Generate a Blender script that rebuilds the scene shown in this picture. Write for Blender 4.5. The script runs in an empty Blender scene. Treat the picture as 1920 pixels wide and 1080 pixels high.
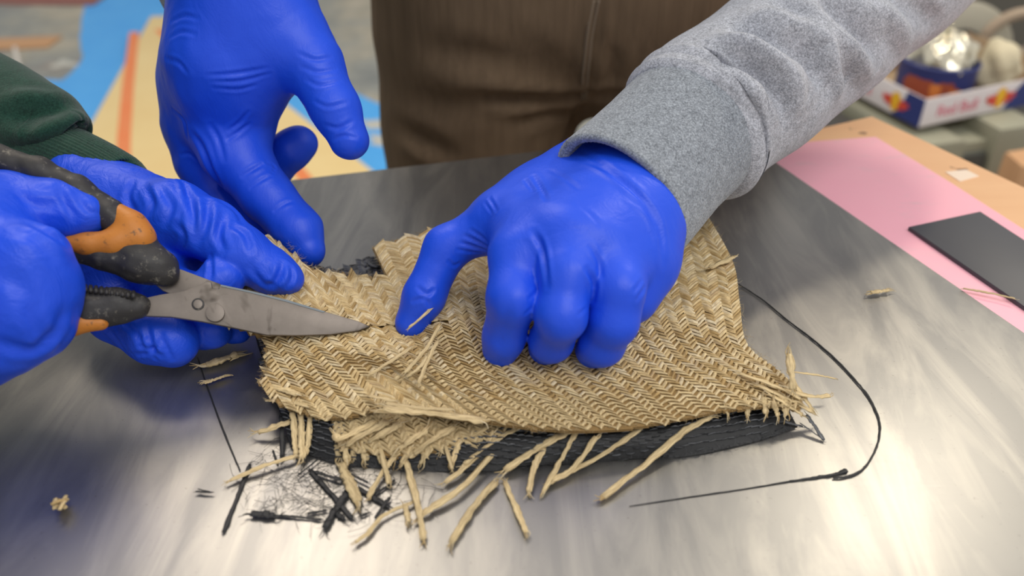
import bpy, bmesh, math, random
import numpy as np
from mathutils import Vector, Matrix, kdtree
from mathutils.bvhtree import BVHTree

random.seed(7); rng = np.random.default_rng(7)
S = bpy.context.scene
COL = S.collection

# ------------------------------------------------------------------ camera, world, lights
TH = math.radians(34); FPX = 1600.0; CH = 0.30          # metal sheet's top is z = 0, the floor z = -0.85
cam = bpy.data.cameras.new('camera'); cam.sensor_width = 36; cam.lens = 36*FPX/1920
cam.clip_start = 0.02; cam.clip_end = 60
cam.dof.use_dof = True; cam.dof.focus_distance = 0.47; cam.dof.aperture_fstop = 5.2
co = bpy.data.objects.new('camera', cam); COL.objects.link(co)
co.location = (0, 0, CH); co.rotation_euler = (math.pi/2-TH, 0, 0); S.camera = co

w = bpy.data.worlds.new('workshop_light'); S.world = w; w.use_nodes = True
bg = w.node_tree.nodes['Background']; bg.inputs[0].default_value = (1.0, 0.985, 0.965, 1); bg.inputs[1].default_value = 0.69

def area(name, loc, target, sx, sy, power, col):
    l = bpy.data.lights.new(name, 'AREA'); l.shape = 'RECTANGLE'; l.size = sx; l.size_y = sy; l.energy = power; l.color = col
    o = bpy.data.objects.new(name, l); COL.objects.link(o); o.location = loc
    o.rotation_euler = (Vector(target)-Vector(loc)).to_track_quat('-Z', 'Y').to_euler(); return o
area('overhead_light', (-0.62, 1.75, 1.95), (-0.5, 1.45, 0), 0.7, 1.0, 21, (1.0, 0.87, 0.70))
area('ceiling_tube_light', (1.66, 2.05, 1.95), (1.3, 1.7, 0), 0.12, 0.4, 26, (1.0, 0.88, 0.68))
area('overhead_light', (0.9, -0.5, 1.95), (0.5, 0.1, 0), 1.4, 0.9, 26, (1.0, 0.97, 0.93))  # unseen fill light, added to brighten the near and right side
vs = S.view_settings; vs.view_transform = 'Standard'; vs.look = 'None'; vs.gamma = 1; vs.exposure = -0.1; vs.use_curve_mapping = False

# ------------------------------------------------------------------ points from the photograph's pixels
CAM = np.array([0, 0, CH]); FW = np.array([0, math.cos(TH), -math.sin(TH)]); UP = np.array([0, math.sin(TH), math.cos(TH)])
def ray(px, py): return FW + np.array([1., 0, 0])*(px-960)/FPX + UP*(540-py)/FPX
def Q(px, py, t): return CAM + t*ray(px, py)                    # at depth t
def P(px, py, z=0.): d = ray(px, py); return CAM + d*((z/1000.-CH)/d[2])     # at height z (mm)
def Y(px, py, y): d = ray(px, py); return CAM + d*(y/d[1])      # at world y
def depth(p): return float(np.dot(np.asarray(p)-CAM, FW))
def pix(p):
    v = np.asarray(p)-CAM; t = v@FW
    return 960+FPX*v[..., 0]/t, 540-FPX*(v@UP)/t
def inpoly(x, y, poly):
    x = np.asarray(x, float); y = np.asarray(y, float); c = np.zeros(x.shape, bool); n = len(poly)
    for i in range(n):
        x1, y1 = poly[i]; x2, y2 = poly[(i+1) % n]
        if y1 == y2: continue
        c ^= ((y1 > y) != (y2 > y)) & (x < (x2-x1)*(y-y1)/(y2-y1)+x1)
    return c

# ------------------------------------------------------------------ object helpers
WL = {}
def empty(name, loc, label, cat, group=None):
    o = bpy.data.objects.new(name, None); o.empty_display_size = .02; COL.objects.link(o); o.location = loc
    WL[o.name] = np.array(loc, float); tag(o, label, cat, group); return o
def tag(o, label=None, cat=None, group=None, kind=None):
    if label: o['label'] = label
    if cat: o['category'] = cat
    if group: o['group'] = group
    if kind: o['kind'] = kind
    return o
def mk(name, V, F, mat, parent=None, smooth=True, uv=None, sharp=None):
    V = np.asarray(V, float); c = (V.min(0)+V.max(0))/2; c[2] = V[:, 2].min()
    me = bpy.data.meshes.new(name)
    if isinstance(F, np.ndarray): F = F.tolist()
    me.from_pydata((V-c).tolist(), [], F)
    if smooth: me.polygons.foreach_set('use_smooth', [True]*len(me.polygons))
    if uv is not None:
        uv = np.asarray(uv, float); l = me.uv_layers.new(name='UVMap')
        idx = np.empty(len(me.loops), int); me.loops.foreach_get('vertex_index', idx)
        l.data.foreach_set('uv', uv[idx].ravel())
    me.update()
    if sharp and smooth: me.set_sharp_from_angle(angle=math.radians(sharp))
    o = bpy.data.objects.new(name, me); COL.objects.link(o)
    pl = WL[parent.name] if parent else np.zeros(3)
    o.parent = parent; o.location = c-pl; WL[o.name] = c
    if mat: me.materials.append(mat)
    return o
class MB:
    def __init__(s): s.V = []; s.F = []; s.U = []; s.n = 0
    def add(s, V, F, uv=None):
        V = np.asarray(V, float); s.V.append(V); s.F += [[i+s.n for i in f] for f in F]
        s.U.append(np.zeros((len(V), 2)) if uv is None else np.asarray(uv, float)); s.n += len(V)
    def box(s, a, b):
        a = np.minimum(a, b).astype(float) if 0 else np.array(a, float); b = np.array(b, float)
        V = [(x, y, z) for z in (a[2], b[2]) for y in (a[1], b[1]) for x in (a[0], b[0])]
        s.add(V, [(0, 2, 3, 1), (4, 5, 7, 6), (0, 1, 5, 4), (2, 6, 7, 3), (0, 4, 6, 2), (1, 3, 7, 5)])
    def build(s, name, mat, parent=None, smooth=True, sharp=None):
        return mk(name, np.concatenate(s.V), s.F, mat, parent, smooth, np.concatenate(s.U), sharp)
def bevel_poly(name, top, thick_vec, mat, parent=None, bev=.0008, seg=2):
    """a flat plate: the outline `top`, carried along thick_vec, its rims rounded"""
    bm = bmesh.new(); a = [bm.verts.new(p) for p in top]; b = [bm.verts.new(np.asarray(p)+thick_vec) for p in top]; n = len(a)
    bm.faces.new(a); bm.faces.new(b[::-1])
    for i in range(n): bm.faces.new((a[(i+1) % n], a[i], b[i], b[(i+1) % n]))
    bmesh.ops.recalc_face_normals(bm, faces=bm.faces)
    if bev:
        rim = [e for e in bm.edges if (e.verts[0] in a and e.verts[1] in a) or (e.verts[0] in b and e.verts[1] in b)]
        bmesh.ops.bevel(bm, geom=rim, offset=bev, segments=seg, affect='EDGES', profile=.6)
    bm.normal_update(); bm.verts.index_update()
    V = [v.co[:] for v in bm.verts]; F = [[v.index for v in f.verts] for f in bm.faces]; bm.free()
    return mk(name, V, F, mat, parent, True, None, 35)
def spline(pts, n):
    p = np.asarray(pts, float); m = len(p)
    if m == 2: t = np.linspace(0, 1, n)[:, None]; return p[0]*(1-t)+p[1]*t
    e = np.vstack([2*p[0]-p[1], p, 2*p[-1]-p[-2]]); out = []
    for s in np.linspace(0, m-1, n):
        i = min(int(s), m-2); t = s-i; a, b, c, d = e[i:i+4]
        out.append(.5*((2*b)+(c-a)*t+(2*a-5*b+4*c-d)*t*t+(3*b-a-3*c+d)*t**3))
    return np.array(out)
def frames(path):
    T = np.gradient(path, axis=0); T /= np.linalg.norm(T, axis=1)[:, None]+1e-12
    u = np.cross(T[0], [0, 0, 1.]); 
    if np.linalg.norm(u) < .1: u = np.cross(T[0], [0, 1., 0])
    A = []; B = []
    for t in T:
        u = u-t*np.dot(u, t); u /= np.linalg.norm(u); A.append(u); B.append(np.cross(u, t))
    return T, np.array(A), np.array(B)
def tube(path, rad, k=8, caps=True, flat=1.0, disp=None):
    """rings along a path; rad per point; flat squeezes the second axis; disp(s, a) adds to the radius"""
    path = np.asarray(path, float); n = len(path); rad = np.broadcast_to(np.asarray(rad, float), (n,))
    T, A, B = frames(path); a = np.linspace(0, 2*math.pi, k, endpoint=False)
    R = rad[:, None]*np.ones((1, k))
    if disp is not None: R = R+disp(np.linspace(0, 1, n)[:, None], a[None, :])
    V = path[:, None]+R[..., None]*(np.cos(a)[None, :, None]*A[:, None]+flat*np.sin(a)[None, :, None]*B[:, None])
    V = V.reshape(-1, 3); F = [(i*k+j, i*k+(j+1) % k, (i+1)*k+(j+1) % k, (i+1)*k+j) for i in range(n-1) for j in range(k)]
    L = np.concatenate([[0], np.cumsum(np.linalg.norm(np.diff(path, axis=0), axis=1))])
    U = np.stack([np.repeat(L, k), np.tile(np.arange(k)/k, n)], 1)
    if caps: F += [list(range(k))[::-1], [(n-1)*k+j for j in range(k)]]
    return V, F, U

# ------------------------------------------------------------------ implicit surfaces (hands, gloves, cloth bodies)
def seg_d(X, Yy, Z, a, b, ra, rb):
    ab = b-a; L = float(ab@ab)+1e-12
    t = np.clip(((X-a[0])*ab[0]+(Yy-a[1])*ab[1]+(Z-a[2])*ab[2])/L, 0, 1)
    return np.sqrt((X-a[0]-t*ab[0])**2+(Yy-a[1]-t*ab[1])**2+(Z-a[2]-t*ab[2])**2)-(ra+(rb-ra)*t)
def smin(a, b, k):
    h = np.maximum(k-np.abs(a-b), 0)/k; return np.minimum(a, b)-h*h*k*.25
class Field:
    def __init__(s, lo, hi, h):
        s.h = h; s.lo = np.asarray(lo, float); s.n = np.ceil((np.asarray(hi)-s.lo)/h).astype(int)+1
        s.ax = [s.lo[i]+h*np.arange(s.n[i]) for i in range(3)]
    def new(s): return np.full(s.n, .03, np.float32)
    def cone(s, D, a, b, ra, rb, k, pad=.022):
        a = np.asarray(a, float); b = np.asarray(b, float); r = max(ra, rb)+pad
        i0 = np.maximum(np.floor((np.minimum(a, b)-r-s.lo)/s.h).astype(int), 0); i1 = np.minimum(np.ceil((np.maximum(a, b)+r-s.lo)/s.h).astype(int)+1, s.n)
        if (i1 <= i0).any(): return
        sl = tuple(slice(i0[i], i1[i]) for i in range(3))
        X, Yy, Z = np.meshgrid(*[s.ax[i][sl[i]].astype(np.float32) for i in range(3)], indexing='ij', sparse=True)
        d = seg_d(X, Yy, Z, a, b, ra, rb).astype(np.float32); D[sl] = smin(D[sl], d, k)
    def chain(s, D, pts, k):
        for (a, ra), (b, rb) in zip(pts[:-1], pts[1:]): s.cone(D, a, b, ra, rb, k)
    def mesh(s, D, smooth=3):
        ins = D < 0; nx, ny, nz = D.shape
        c = lambda A, i, j, k: A[i:nx-1+i, j:ny-1+j, k:nz-1+k]
        cnt = sum(c(ins, i, j, k).astype(np.int8) for i in (0, 1) for j in (0, 1) for k in (0, 1))
        act = (cnt > 0) & (cnt < 8); ids = np.full(act.shape, -1, int); I = np.argwhere(act); ids[act] = np.arange(len(I))
        acc = np.zeros((len(I), 3)); num = np.zeros(len(I))
        for ax in range(3):
            o = [x for x in range(3) if x != ax]
            for u in (0, 1):
                for v in (0, 1):
                    a = np.zeros(3, int); a[o[0]] = u; a[o[1]] = v; b = a.copy(); b[ax] = 1
                    da = D[tuple((I+a).T)]; db = D[tuple((I+b).T)]; m = (da < 0) != (db < 0)
                    t = np.where(m, da/np.where(m, da-db, 1), 0); p = np.tile(a.astype(float), (len(I), 1)); p[:, ax] = t
                    acc[m] += p[m]; num[m] += 1
        V = s.lo+s.h*(I+acc/num[:, None]); F = []
        for ax in range(3):
            sl0 = [slice(None)]*3; sl1 = [slice(None)]*3; sl0[ax] = slice(0, -1); sl1[ax] = slice(1, None)
            A = ins[tuple(sl0)]; B = ins[tuple(sl1)]; E = np.argwhere(A != B); o = [x for x in range(3) if x != ax]
            ok = (E[:, o[0]] > 0) & (E[:, o[1]] > 0) & (E[:, o[0]] < D.shape[o[0]]-1) & (E[:, o[1]] < D.shape[o[1]]-1); E = E[ok]
            q = []
            for u, v in ((1, 1), (0, 1), (0, 0), (1, 0)):
                J = E.copy(); J[:, o[0]] -= u; J[:, o[1]] -= v; q.append(ids[tuple(J.T)])
            q = np.stack(q, 1); flip = A[tuple(E.T)] ^ (ax == 1); q[~flip] = q[~flip][:, ::-1]; F.append(q)
        F = np.concatenate(F)
        E = np.unique(np.sort(np.concatenate([F[:, [i, (i+1) % 4]] for i in range(4)]), axis=1), axis=0)
        deg = np.bincount(E.ravel(), minlength=len(V))[:, None]
        for _ in range(smooth):
            Sx = np.zeros_like(V)
            for d in range(3): Sx[:, d] = np.bincount(E[:, 0], V[E[:, 1], d], len(V))+np.bincount(E[:, 1], V[E[:, 0], d], len(V))
            V = .5*V+.5*Sx/deg
        return V, F
def normals(V, F):
    n = np.cross(V[F[:, 2]]-V[F[:, 0]], V[F[:, 3]]-V[F[:, 1]]); N = np.zeros_like(V)
    for i in range(4):
        for d in range(3): N[:, d] += np.bincount(F[:, i], n[:, d], len(V))
    return N/(np.linalg.norm(N, axis=1)[:, None]+1e-12)
def crease(V, F, strokes):
    """folds and creases worked into the surface: (path, width mm, depth mm); negative depth is a ridge"""
    N = normals(V, F); bvh = BVHTree.FromPolygons(V.tolist(), F.tolist()); kd = kdtree.KDTree(len(V))
    for i, v in enumerate(V): kd.insert(v, i)
    kd.balance(); D = np.zeros(len(V)); o = Vector(CAM)
    for pts, wd, dp in strokes:
        n = max(6, int(sum(math.dist(a, b) for a, b in zip(pts[:-1], pts[1:]))/4)); path = spline(pts, n); best = {}
        wd *= .001; dp *= .001
        for q, (x, y) in enumerate(path):
            h = bvh.ray_cast(o, Vector(ray(x, y)).normalized())[0]
            if h is None: continue
            tp = math.sin(math.pi*(q+.7)/(n+.4))**.6
            for c, i, d in kd.find_range(h, 3.2*wd):
                if i not in best or d < best[i][0]: best[i] = (d, tp)
        for i, (d, tp) in best.items():
            g = -math.exp(-(d/wd)**2)+.45*math.exp(-((d-1.8*wd)/(.9*wd))**2); D[i] += g*dp*tp
    return V+N*D[:, None]
def noise3(V, scale, seed=0):
    r = np.random.default_rng(seed); out = np.zeros(len(V))
    for k in range(14):
        d = r.normal(size=3); d *= scale*r.uniform(.5, 1.6)/np.linalg.norm(d); out += np.sin(V@d+r.uniform(0, 6.28))
    return out/3.7

# ------------------------------------------------------------------ materials
def lin(r, g, b):
    f = lambda c: (c/255/12.92) if c/255 <= .04045 else ((c/255+.055)/1.055)**2.4
    return (f(r), f(g), f(b), 1)
class Mat:
    def __init__(s, name, col=(.5, .5, .5, 1), rough=.5, metal=0., **kw):
        s.m = bpy.data.materials.new(name); s.m.use_nodes = True; s.t = s.m.node_tree; s.b = s.t.nodes['Principled BSDF']
        s.b.inputs['Base Color'].default_value = col; s.b.inputs['Roughness'].default_value = rough; s.b.inputs['Metallic'].default_value = metal
        for k, v in kw.items(): s.b.inputs[k.replace('_', ' ')].default_value = v
    def n(s, typ, **kw):
        x = s.t.nodes.new(typ)
        for k, v in kw.items():
            if k in x.inputs: x.inputs[k].default_value = v
            else: setattr(x, k, v)
        return x
    def l(s, a, b): s.t.links.new(a, b)
    def coord(s, kind='Object', scale=(1, 1, 1), rot=(0, 0, 0)):
        c = s.n('ShaderNodeTexCoord'); m = s.n('ShaderNodeMapping'); m.inputs['Scale'].default_value = scale; m.inputs['Rotation'].default_value = rot
        s.l(c.outputs[kind], m.inputs[0]); return m.outputs[0]
    def noise(s, scale, detail=4, rough=.6, co=None, dist=0):
        x = s.n('ShaderNodeTexNoise'); x.inputs['Scale'].default_value = scale; x.inputs['Detail'].default_value = detail
        x.inputs['Roughness'].default_value = rough; x.inputs['Distortion'].default_value = dist
        s.l(co if co is not None else s.coord(), x.inputs['Vector']); return x.outputs['Fac']
    def ramp(s, fac, stops):
        r = s.n('ShaderNodeValToRGB'); e = r.color_ramp.elements
        while len(e) < len(stops): e.new(.5)
        for q, (p, c) in zip(e, stops): q.position = p; q.color = c if len(c) == 4 else (*c, 1)
        s.l(fac, r.inputs[0]); return r.outputs[0]
    def mix(s, fac, a, b, mode='MIX'):
        x = s.n('ShaderNodeMix', data_type='RGBA', blend_type=mode)
        for v, i in ((fac, 0), (a, 6), (b, 7)):
            if hasattr(v, 'node'): s.l(v, x.inputs[i])
            else: x.inputs[i].default_value = v
        return x.outputs[2]
    def col(s, c): s.l(c, s.b.inputs['Base Color']); return s
    def rough(s, c, lo, hi):
        x = s.n('ShaderNodeMapRange'); x.inputs[3].default_value = lo; x.inputs[4].default_value = hi; s.l(c, x.inputs[0]); s.l(x.outputs[0], s.b.inputs['Roughness'])
    def bump(s, h, strength=.3, dist=.001, prev=None):
        x = s.n('ShaderNodeBump'); x.inputs['Strength'].default_value = strength; x.inputs['Distance'].default_value = dist
        s.l(h, x.inputs['Height'])
        if prev is not None: s.l(prev, x.inputs['Normal'])
        s.l(x.outputs[0], s.b.inputs['Normal']); return x.outputs[0]

def glove_mat(name, wr):
    M = Mat(name, lin(40, 78, 222), .45, Specular_IOR_Level=.4)
    a = M.noise(26, 3, .5, dist=1.5); M.col(M.mix(a, lin(22, 74, 220), lin(28, 82, 230)))
    b = M.bump(M.noise(70, 4, .6, M.coord(scale=(1, 1, .55)), 2.2), .5*wr, .002)
    M.bump(M.noise(900, 2, .5), .12, .0004, b); return M.m
M_GLOVE = glove_mat('blue_nitrile', .35); M_GLOVE2 = glove_mat('blue_nitrile_loose', .8)

def heather(name, a, b, c, rough=.95, sc=900):
    M = Mat(name, a, rough, Sheen_Weight=.25, Specular_IOR_Level=.2)
    f = M.noise(sc, 3, .75); g = M.noise(sc*.25, 4, .7)
    x = M.ramp(f, [(.32, a), (.5, b), (.68, c)]); M.col(M.mix(.35, x, M.ramp(g, [(.3, a), (.7, c)])))
    M.bump(f, .55, .0009); return M
M_GREY = heather('grey_marl_fleece', lin(116, 119, 127), lin(162, 166, 176), lin(206, 210, 222)).m
M_CUFF = heather('grey_marl_rib', lin(84, 90, 98), lin(128, 135, 145), lin(172, 180, 191)).m
M_GREEN = heather('dark_green_fleece', lin(18, 44, 36), lin(30, 64, 52), lin(44, 82, 68)).m
M_BLACK_CLOTH = heather('black_jersey', lin(14, 14, 18), lin(22, 22, 27), lin(34, 34, 40)).m
def trouser_mat():
    M = Mat('brown_cord', lin(60, 52, 44), .95, Specular_IOR_Level=.15)
    f = M.noise(150, 3, .7, M.coord(scale=(1, 1, .07))); g = M.noise(9, 4, .6)
    c = M.mix(g, lin(60, 50, 43), lin(108, 90, 70)); M.col(M.mix(f, c, M.mix(.6, c, lin(136, 116, 94))))
    M.bump(f, .4, .002); return M.m
M_TROUSER = trouser_mat()

def straw_mat(name, isl=True, tone=1.0):
    M = Mat(name, lin(190, 160, 105), .72, Specular_IOR_Level=.3)
    c = M.n('ShaderNodeTexCoord'); m = M.n('ShaderNodeMapping'); m.inputs['Scale'].default_value = (130, 16, 1); M.l(c.outputs['UV'], m.inputs[0])
    g = M.n('ShaderNodeNewGeometry'); ad = M.n('ShaderNodeVectorMath', operation='ADD'); sc = M.n('ShaderNodeMath', operation='MULTIPLY'); sc.inputs[1].default_value = 57
    M.l(g.outputs['Random Per Island'], sc.inputs[0]); M.l(m.outputs[0], ad.inputs[0]); M.l(sc.outputs[0], ad.inputs[1])
    f = M.noise(1.0, 4, .65, ad.outputs[0])
    t = lambda r, gg, b: lin(r*tone, gg*tone, b*tone)
    tint = M.ramp(g.outputs['Random Per Island'], [(0, t(186, 156, 104)), (.25, t(214, 188, 138)), (.6, t(228, 206, 160)), (.85, t(238, 222, 186)), (1, t(198, 172, 130))])
    M.col(M.mix(M.ramp(f, [(.3, (0, 0, 0)), (.62, (1, 1, 1))]), M.mix(.62, tint, t(112, 84, 46)), tint))
    M.bump(f, .6, .0006); return M.m
M_STRAW = straw_mat('straw_strand'); M_STRAW_D = straw_mat('straw_ochre', tone=.93)
M_STRAWBASE = Mat('straw_cloth_base', lin(142, 114, 70), .9).m
def carbon():
    M = Mat('carbon_strand', lin(40, 42, 45), .36, Specular_IOR_Level=.5)
    g = M.n('ShaderNodeNewGeometry'); M.col(M.ramp(g.outputs['Random Per Island'], [(0, lin(38, 39, 42)), (1, lin(98, 100, 104))])); return M.m  # lighter strand tones put the glints of the twill into the colour
M_CARBON = carbon(); M_CARBON_BASE = Mat('carbon_cloth_base', lin(26, 27, 29), .6).m

def metal_sheet_mat():
    M = Mat('scuffed_zinc', lin(140, 139, 137), .4, .92)
    st = M.noise(7, 5, .6, M.coord(scale=(5, 1, 1), rot=(0, 0, math.radians(-28))), .9)
    st2 = M.noise(60, 3, .6, M.coord(scale=(1, 26, 1), rot=(0, 0, math.radians(24))), .3)
    bl = M.noise(5.5, 4, .55); sp = M.noise(420, 3, .7)
    c = M.mix(bl, lin(126, 126, 128), lin(164, 163, 161)); c = M.mix(M.ramp(st, [(.42, (0, 0, 0)), (.66, (.7, .7, .7))]), c, lin(186, 183, 178))
    c = M.mix(M.ramp(sp, [(.66, (0, 0, 0)), (.74, (.35, .35, .35))]), c, lin(96, 92, 86)); M.col(c)
    mx = M.mix(.4, st, st2); M.rough(M.mix(.5, mx, bl), .30, .50); M.bump(mx, .045, .0012); return M.m
M_SHEET = metal_sheet_mat()
def steel_mat():
    M = Mat('dirty_steel', lin(130, 122, 115), .5, .75)
    a = M.noise(60, 5, .65); b = M.noise(28, 4, .7, dist=.6); c = M.mix(a, lin(108, 101, 95), lin(142, 134, 127))
    M.col(M.mix(M.ramp(b, [(.52, (0, 0, 0)), (.6, (.9, .9, .9))]), c, lin(78, 71, 65))); M.rough(b, .42, .65); M.bump(a, .15, .0005); return M.m
M_STEEL = steel_mat(); M_EDGE = Mat('ground_steel_edge', lin(122, 130, 136), .6, .9).m
def worn(name, a, b, d, rough):
    M = Mat(name, a, rough); f = M.noise(75, 6, .75); g = M.noise(240, 4, .7)
    c = M.mix(M.ramp(f, [(.56, (0, 0, 0)), (.7, (1, 1, 1))]), a, b); M.col(M.mix(M.ramp(g, [(.58, (0, 0, 0)), (.68, (.8, .8, .8))]), c, d)); M.bump(f, .4, .0008); return M.m
M_GRIP = worn('scuffed_black_rubber', lin(44, 43, 44), lin(74, 72, 68), lin(120, 116, 106), .55)
M_ORANGE = worn('dirty_orange_plastic', lin(190, 118, 38), lin(150, 88, 30), lin(84, 66, 44), .5)

# ------------------------------------------------------------------ the setting: floor
def floor_mat():
    M = Mat('workshop_floor', rough=.7); a = M.noise(2.2, 6, .65); b = M.noise(.9, 4, .6); c = M.noise(14, 4, .7)
    x = M.ramp(a, [(.3, lin(104, 112, 116)), (.48, lin(140, 144, 140)), (.62, lin(176, 168, 148)), (.75, lin(196, 188, 172))])
    x = M.mix(M.ramp(b, [(.58, (0, 0, 0)), (.66, (.8, .8, .8))]), x, lin(160, 122, 98)); M.col(M.mix(.2, x, M.ramp(c, [(.3, lin(90, 96, 100)), (.7, lin(205, 200, 190))]))); return M.m
mb = MB(); mb.box((-5, -3, -.90), (5, 8, -.85)); fl = mb.build('floor', floor_mat(), None, False); tag(fl, 'grey concrete workshop floor with worn paint', kind='structure')
mb = MB(); mb.box((-5, 7.9, -.85), (5, 8, 2.15)); tag(mb.build('wall_back', Mat('pale_wall', lin(205, 204, 200), .8).m, None, False), 'plain pale workshop wall far behind the table', kind='structure')
M_BLUE = Mat('blue_floor_paint', lin(70, 172, 250), .5); M_BLUE.col(M_BLUE.mix(M_BLUE.noise(5, 5, .7), lin(52, 156, 240), lin(92, 186, 252))); M_BLUE = M_BLUE.m
def ragged(poly, amp, sub=14, seed=1):
    out = []
    for i in range(len(poly)):
        a = np.array(poly[i]); b = np.array(poly[(i+1) % len(poly)])
        for k in range(sub): out.append(a+(b-a)*k/sub)
    out = np.array(out); c = out.mean(0); v = out-c; n = v/np.linalg.norm(v, axis=1)[:, None]
    return out+n*(amp*(noise3(out, 9, seed)+.5*noise3(out, 24, seed+1)))[:, None]*[1, 1, 0]
pp = [(162, -120), (330, -120), (420, 40), (520, 120), (640, 160), (700, 190), (735, 205), (800, 380), (20, 380), (90, 235), (75, 150), (120, 150), (150, 120), (156, 50)]
o = bevel_poly('paint_patch', ragged([P(x, y, -849) for x, y in pp], .022), (0, 0, -.0009), M_BLUE, fl, 0)
for i, (x, y) in enumerate([(705, 232), (720, 262), (120, 120), (600, 150)]):
    c = P(x, y, -848.2); ang = np.linspace(0, 6.28, 22, endpoint=False); r = .05*(1+.3*np.sin(ang*3+i)+.2*np.sin(ang*5+2*i))
    bevel_poly('bare_patch', [c+[q*math.cos(t), q*.8*math.sin(t), 0] for q, t in zip(r, ang)], (0, 0, -.0006), Mat('chipped_paint', lin(190, 190, 182), .8).m, fl, 0)

# yellow tapered panel on the floor, with its orange stripes
PANEL = Mat('pale_plywood_panel', lin(236, 208, 146), .6); PANEL.col(PANEL.mix(PANEL.noise(4, 5, .65), lin(228, 196, 132), lin(244, 222, 165))); PANEL = PANEL.m
pe = empty('tapered_panel', P(430, 250, -850), 'pale yellow tapered plywood panel with orange stripes lying on the floor', 'panel')
bevel_poly('board', [P(x, y, -830) for x, y in ((283, 30), (322, 30), (500, 166), (702, 322), (820, 420), (60, 460), (150, 268))], (0, 0, -.02), PANEL, pe, .004)
M_OR = Mat('orange_paint', lin(238, 140, 84), .6); M_OR.col(M_OR.mix(M_OR.noise(9, 4, .6), lin(236, 150, 98), lin(240, 126, 66))); M_OR = M_OR.m
for st in ([(252, 60, 9), (240, 160, 11), (232, 260, 13), (228, 400, 16)], [(296, 55, 7), (400, 150, 10), (478, 230, 12), (560, 320, 14), (620, 390, 16)]):
    L = [P(x-r, y, -829.2) for x, y, r in st]+[P(x+r, y, -829.2) for x, y, r in st[::-1]]
    bevel_poly('painted_stripe', L, (0, 0, -.0009), M_OR, pe, 0)
M_WOOD = Mat('tan_timber', lin(196, 150, 108), .7); M_WOOD.col(M_WOOD.mix(M_WOOD.noise(6, 5, .6, M_WOOD.coord(scale=(1, 6, 1))), lin(178, 132, 92), lin(214, 170, 128))); M_WOOD = M_WOOD.m
a, b = P(-80, 84, -840), P(102, 76, -840); d = np.array([0, .07, 0])
tag(bevel_poly('timber_batten', [a-d, b-d, b+d, a+d], (0, 0, -.01), M_WOOD, None, .003), 'tan timber batten lying on the grey floor beyond the green sleeve', 'batten')
V, F, U = tube(spline([P(28, 90, -846), P(34, 118, -846), P(42, 160, -846)], 12), .009, 8); tag(mk('cable', V, F, Mat('white_cable', lin(226, 220, 212), .5).m), 'thin white cable on the floor beside the timber batten', 'cable')
a, b = P(-60, -6, -840), P(190, -4, -840); d = np.array([0, .09, 0])
tag(bevel_poly('floor_mat', [a-d, b-d*1.1, b+d, a+d], (0, 0, -.01), Mat('dull_red', lin(146, 96, 88), .8).m, None, .002), 'dull red strip lying far back on the floor', 'mat')

# ------------------------------------------------------------------ table, sheets on it
dR = P(1920, 350)-P(1635, 217); dR /= np.linalg.norm(dR); dB = P(1530, 235)-P(1635, 217); dB = dB-dR*np.dot(dB, dR); dB /= np.linalg.norm(dB)
PLY = Mat('plywood', lin(222, 164, 116), .55)
c = PLY.mix(PLY.noise(7, 5, .6, PLY.coord(scale=(1, 5, 1), rot=(0, 0, .3))), lin(228, 172, 124), lin(246, 200, 152)); c = PLY.mix(PLY.ramp(PLY.noise(34, 3, .5), [(.7, (0, 0, 0)), (.74, (.8, .8, .8))]), c, lin(120, 80, 56)); PLY.col(c); PLY = PLY.m
k0 = P(1635, 217, -4); tb = empty('work_table', np.array([0.05, .35, -.85]), 'plywood work table carrying the metal sheet', 'table')
corners = [k0, k0+dB*.80, k0+dB*.80+dR*1.3, k0+dR*1.3]
bevel_poly('table_top', corners, (0, 0, -.024), PLY, tb, .002)
for q in corners:
    cc = q+(np.mean(corners, 0)-q)*.13; mb = MB(); mb.box(cc-[.03, .03, 0]+[0, 0, -.846], cc+[.03, .03, -.024]); mb.build('leg', PLY, tb, False)
for i in range(4):
    a = corners[i]+(np.mean(corners, 0)-corners[i])*.13; b = corners[(i+1) % 4]+(np.mean(corners, 0)-corners[(i+1) % 4])*.13
    n = np.cross(b-a, [0, 0, 1]); n = n/np.linalg.norm(n)*.012
    bevel_poly('apron_rail', [a+n+[0, 0, -.0235], b+n+[0, 0, -.0235], b-n+[0, 0, -.0235], a-n+[0, 0, -.0235]], (0, 0, -.08), PLY, tb, .001)
PK = Mat('pink_foam_sheet', lin(246, 160, 178), .6)
x = PK.mix(PK.noise(6, 5, .6), lin(252, 172, 192), lin(255, 196, 208)); x = PK.mix(PK.ramp(PK.noise(22, 5, .7, PK.coord(scale=(1, 3, 1), rot=(0, 0, .6))), [(.55, (0, 0, 0)), (.75, (.6, .6, .6))]), x, lin(226, 190, 196)); PK.col(x); PK = PK.m
pk = [P(1400, 278, -1.5), P(1530, 264, -1.5), P(1642, 256, -1.5), P(1780, 340, -1.5), P(1930, 436, -1.5), P(2300, 690, -1.5), P(2200, 800, -1.5), P(1930, 624, -1.5), P(1420, 300, -1.5)]
tag(bevel_poly('pink_sheet', [pk[0]+[-.05, -.02, 0], *pk[:7], pk[7]+[-.06, -.03, 0], pk[8]+[-.06, -.04, 0]], (0, 0, -.0025), PK, None, .0006), 'pink foam sheet showing between the metal sheet and plywood edge', 'sheet')
bk0, bk1, kc, rt = P(540, 338), P(1040, 280), P(1364, 242), P(1920, 615)
bd = (kc-bk0)/np.linalg.norm(kc-bk0); rd = (rt-kc)/np.linalg.norm(rt-kc)
ms = bevel_poly('metal_sheet', [kc, kc-bd*.68, kc-bd*.68+rd*.62+[-.16, -.05, 0], kc+rd*.62+[0, -.02, 0]], (0, 0, -.0014), M_SHEET, None, .0005)
tag(ms, 'large scuffed grey metal sheet covering the work table', 'metal sheet')
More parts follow.
